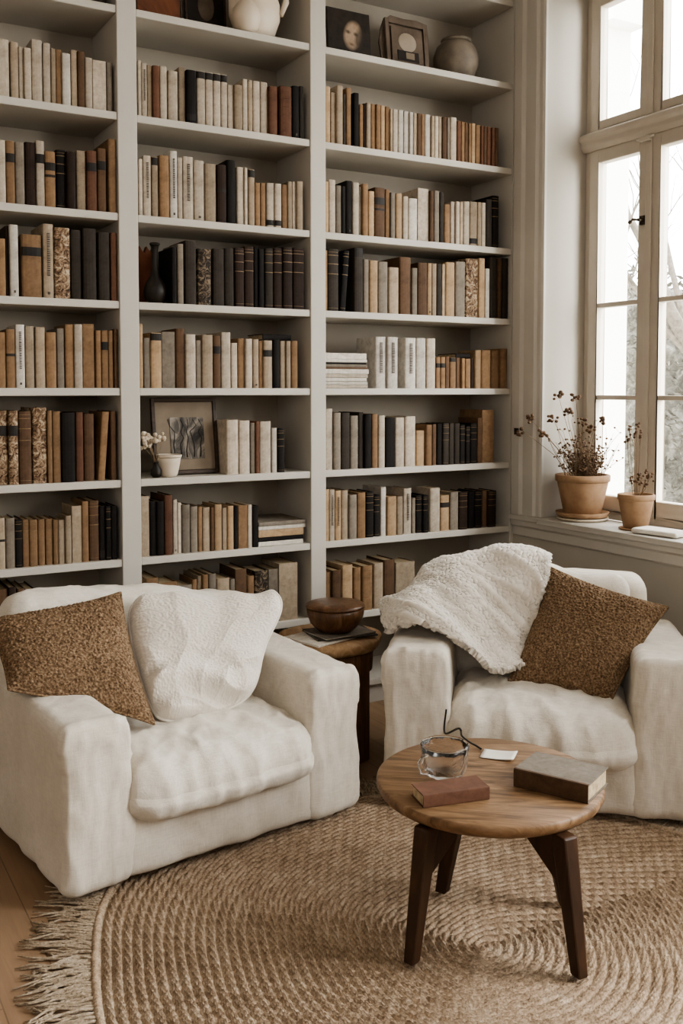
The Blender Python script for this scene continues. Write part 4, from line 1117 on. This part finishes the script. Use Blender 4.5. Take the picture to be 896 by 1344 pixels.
# ------------------------------------------------------------------ outside the window
struct(MB().box((3.52,-12,-.6),(40,40,-.5)).build('ground_outside', simple('pale_ground', '#a9a79b','#bdbaae', 1, .95)))
c0 = at_t(824, 300, 8.0)
EX, EY = c0.x-.30, c0.y
ew = MB(); ew.box((EX,EY,-.5),(EX+.30,EY+5,4.35))
o = struct(ew.build('exterior_wall', M['ext_white']))
co = MB()
co.prism([(EX+.30,4.30),(EX-.06,4.30),(EX-.06,4.42),(EX-.12,4.50),(EX-.12,4.70),(EX-.28,4.9),(EX-.28,5.1),(EX+.30,5.1)], EY-.16, EY+5, 'y')
co.build('exterior_cornice', M['ext_white'], o)
M['bark'] = simple('pale_bark', '#5d564d', '#857d73', 20, .95)
M['hedge'] = m_paint('winter_hedge', [(.3,'#413e37'),(.5,'#6b6860'),(.7,'#949087')], 9)
def tree(label, base, h, seed, spread=.62):
    root = thing('bare_tree', label, 'tree', base)
    rr = random.Random(seed); tr, bch = MB(), MB()
    def grow(p, d, l, r, lev):
        q = [p]; c = p.copy(); dd = d.copy()
        for s_ in range(5):
            dd = (dd+Vector((rr.uniform(-.2,.2),rr.uniform(-.2,.2),rr.uniform(-.04,.14)))).normalized(); c = c+dd*l/5; q.append(c.copy())
        (tr if lev == 0 else bch).tube(q, [r*(1-.09*k) for k in range(6)], 6 if lev < 2 else 4)
        if lev < 4:
            for b in range(4 if lev < 3 else 3):
                k_ = rr.randint(2,5); e = (dd+Vector((rr.uniform(-1,1),rr.uniform(-1,1),rr.uniform(-.3,.7)))*spread*1.3).normalized()
                grow(q[k_], e, l*rr.uniform(.5,.72), r*.5*(1-.06*k_), lev+1)
    grow(Vector((0,0,0)), Vector((0,0,1)), h*.42, h*.013, 0)
    tr.build('trunk', M['bark'], root); bch.build('branches', M['bark'], root)
    return root
p = at_t(975, 400, 9.6); tree('bare winter tree close outside the window with forked branches', (p.x,p.y,-.5), 8.5, 3)
p = at_t(852, 400, 19); tree('bare winter tree standing farther behind in the garden', (p.x,p.y,-.5), 10, 12)
def hedge(label, x0, x1, t0, zt, seed):
    a, b = at_t(x0, 500, t0), at_t(x1, 500, t0); a.z = b.z = -.5
    root = thing('hedge', label, 'hedge', (a+b)/2)
    mb = MB(); rr = random.Random(seed); L = (b-a).length; d = (b-a).normalized()
    ang = math.atan2(d.y, d.x)
    sb = soft_box((-L/2,-.5,0),(L/2,.5,zt+.5), .3, cell=.07, wr=0, seed=seed,
        fold=lambda w, p, s, nn: .22*noise.noise(w*1.6)+.12*noise.noise(w*5)+.07*noise.noise(w*14))
    o = sb.build('hedge_body', M['hedge'], root); root.rotation_euler = (0,0,ang)
    lv = MB()
    for i in range(2600):
        p = Vector((rr.uniform(-L/2,L/2), rr.uniform(-.72,-.45), rr.uniform(0,zt+.7))); s_ = rr.uniform(.03,.07)
        n1 = Vector((rr.uniform(-1,1),rr.uniform(-1,1),rr.uniform(-1,1))).normalized(); n2 = n1.cross(Vector((.3,.5,.8))).normalized()
        lv.add([p, p+n1*s_+n2*s_*.4, p+n1*s_*2, p+n1*s_-n2*s_*.4], [(0,1,2,3)])
    lv.build('leaves', M['hedge'], root)
    return root
hedge('tall grey-green hedge beyond the white wall outside the window', 800, 990, 11.8, 2.6, 2)

# ------------------------------------------------------------------ light
wd = bpy.data.worlds.new('overcast'); bpy.context.scene.world = wd; wd.use_nodes = True
bg = wd.node_tree.nodes['Background']; bg.inputs[0].default_value = (1.0,.995,.985,1); bg.inputs[1].default_value = 6.0
def area(name, loc, target, sx, sy, power, col=(1,.975,.945), portal=False):
    l = bpy.data.lights.new(name, 'AREA'); l.shape = 'RECTANGLE'; l.size = sx; l.size_y = sy; l.energy = power; l.color = col
    o = bpy.data.objects.new(name, l); C.objects.link(o); o.location = loc
    o.rotation_euler = (Vector(target)-Vector(loc)).to_track_quat('-Z','Y').to_euler()
    if portal: l.cycles.is_portal = True
    return o
area('window_daylight', (4.3,.1,2.7), (1.2,3.0,.6), 2.2, 2.6, 360)
area('room_fill', (-1.6,-2.4,2.6), (1.5,3.5,1.0), 2.6, 2.0, 28)  # added fill lamp behind the camera, no window there; lifts the chair fronts
sc = bpy.context.scene
sc.view_settings.view_transform = 'AgX'
sc.view_settings.look = 'AgX - Medium High Contrast'
sc.view_settings.exposure = .80
sc.cycles.use_denoising = True
sc.cycles.max_bounces = 8; sc.cycles.diffuse_bounces = 5; sc.cycles.transparent_max_bounces = 16
print('BOOKS', len(BOOKS))
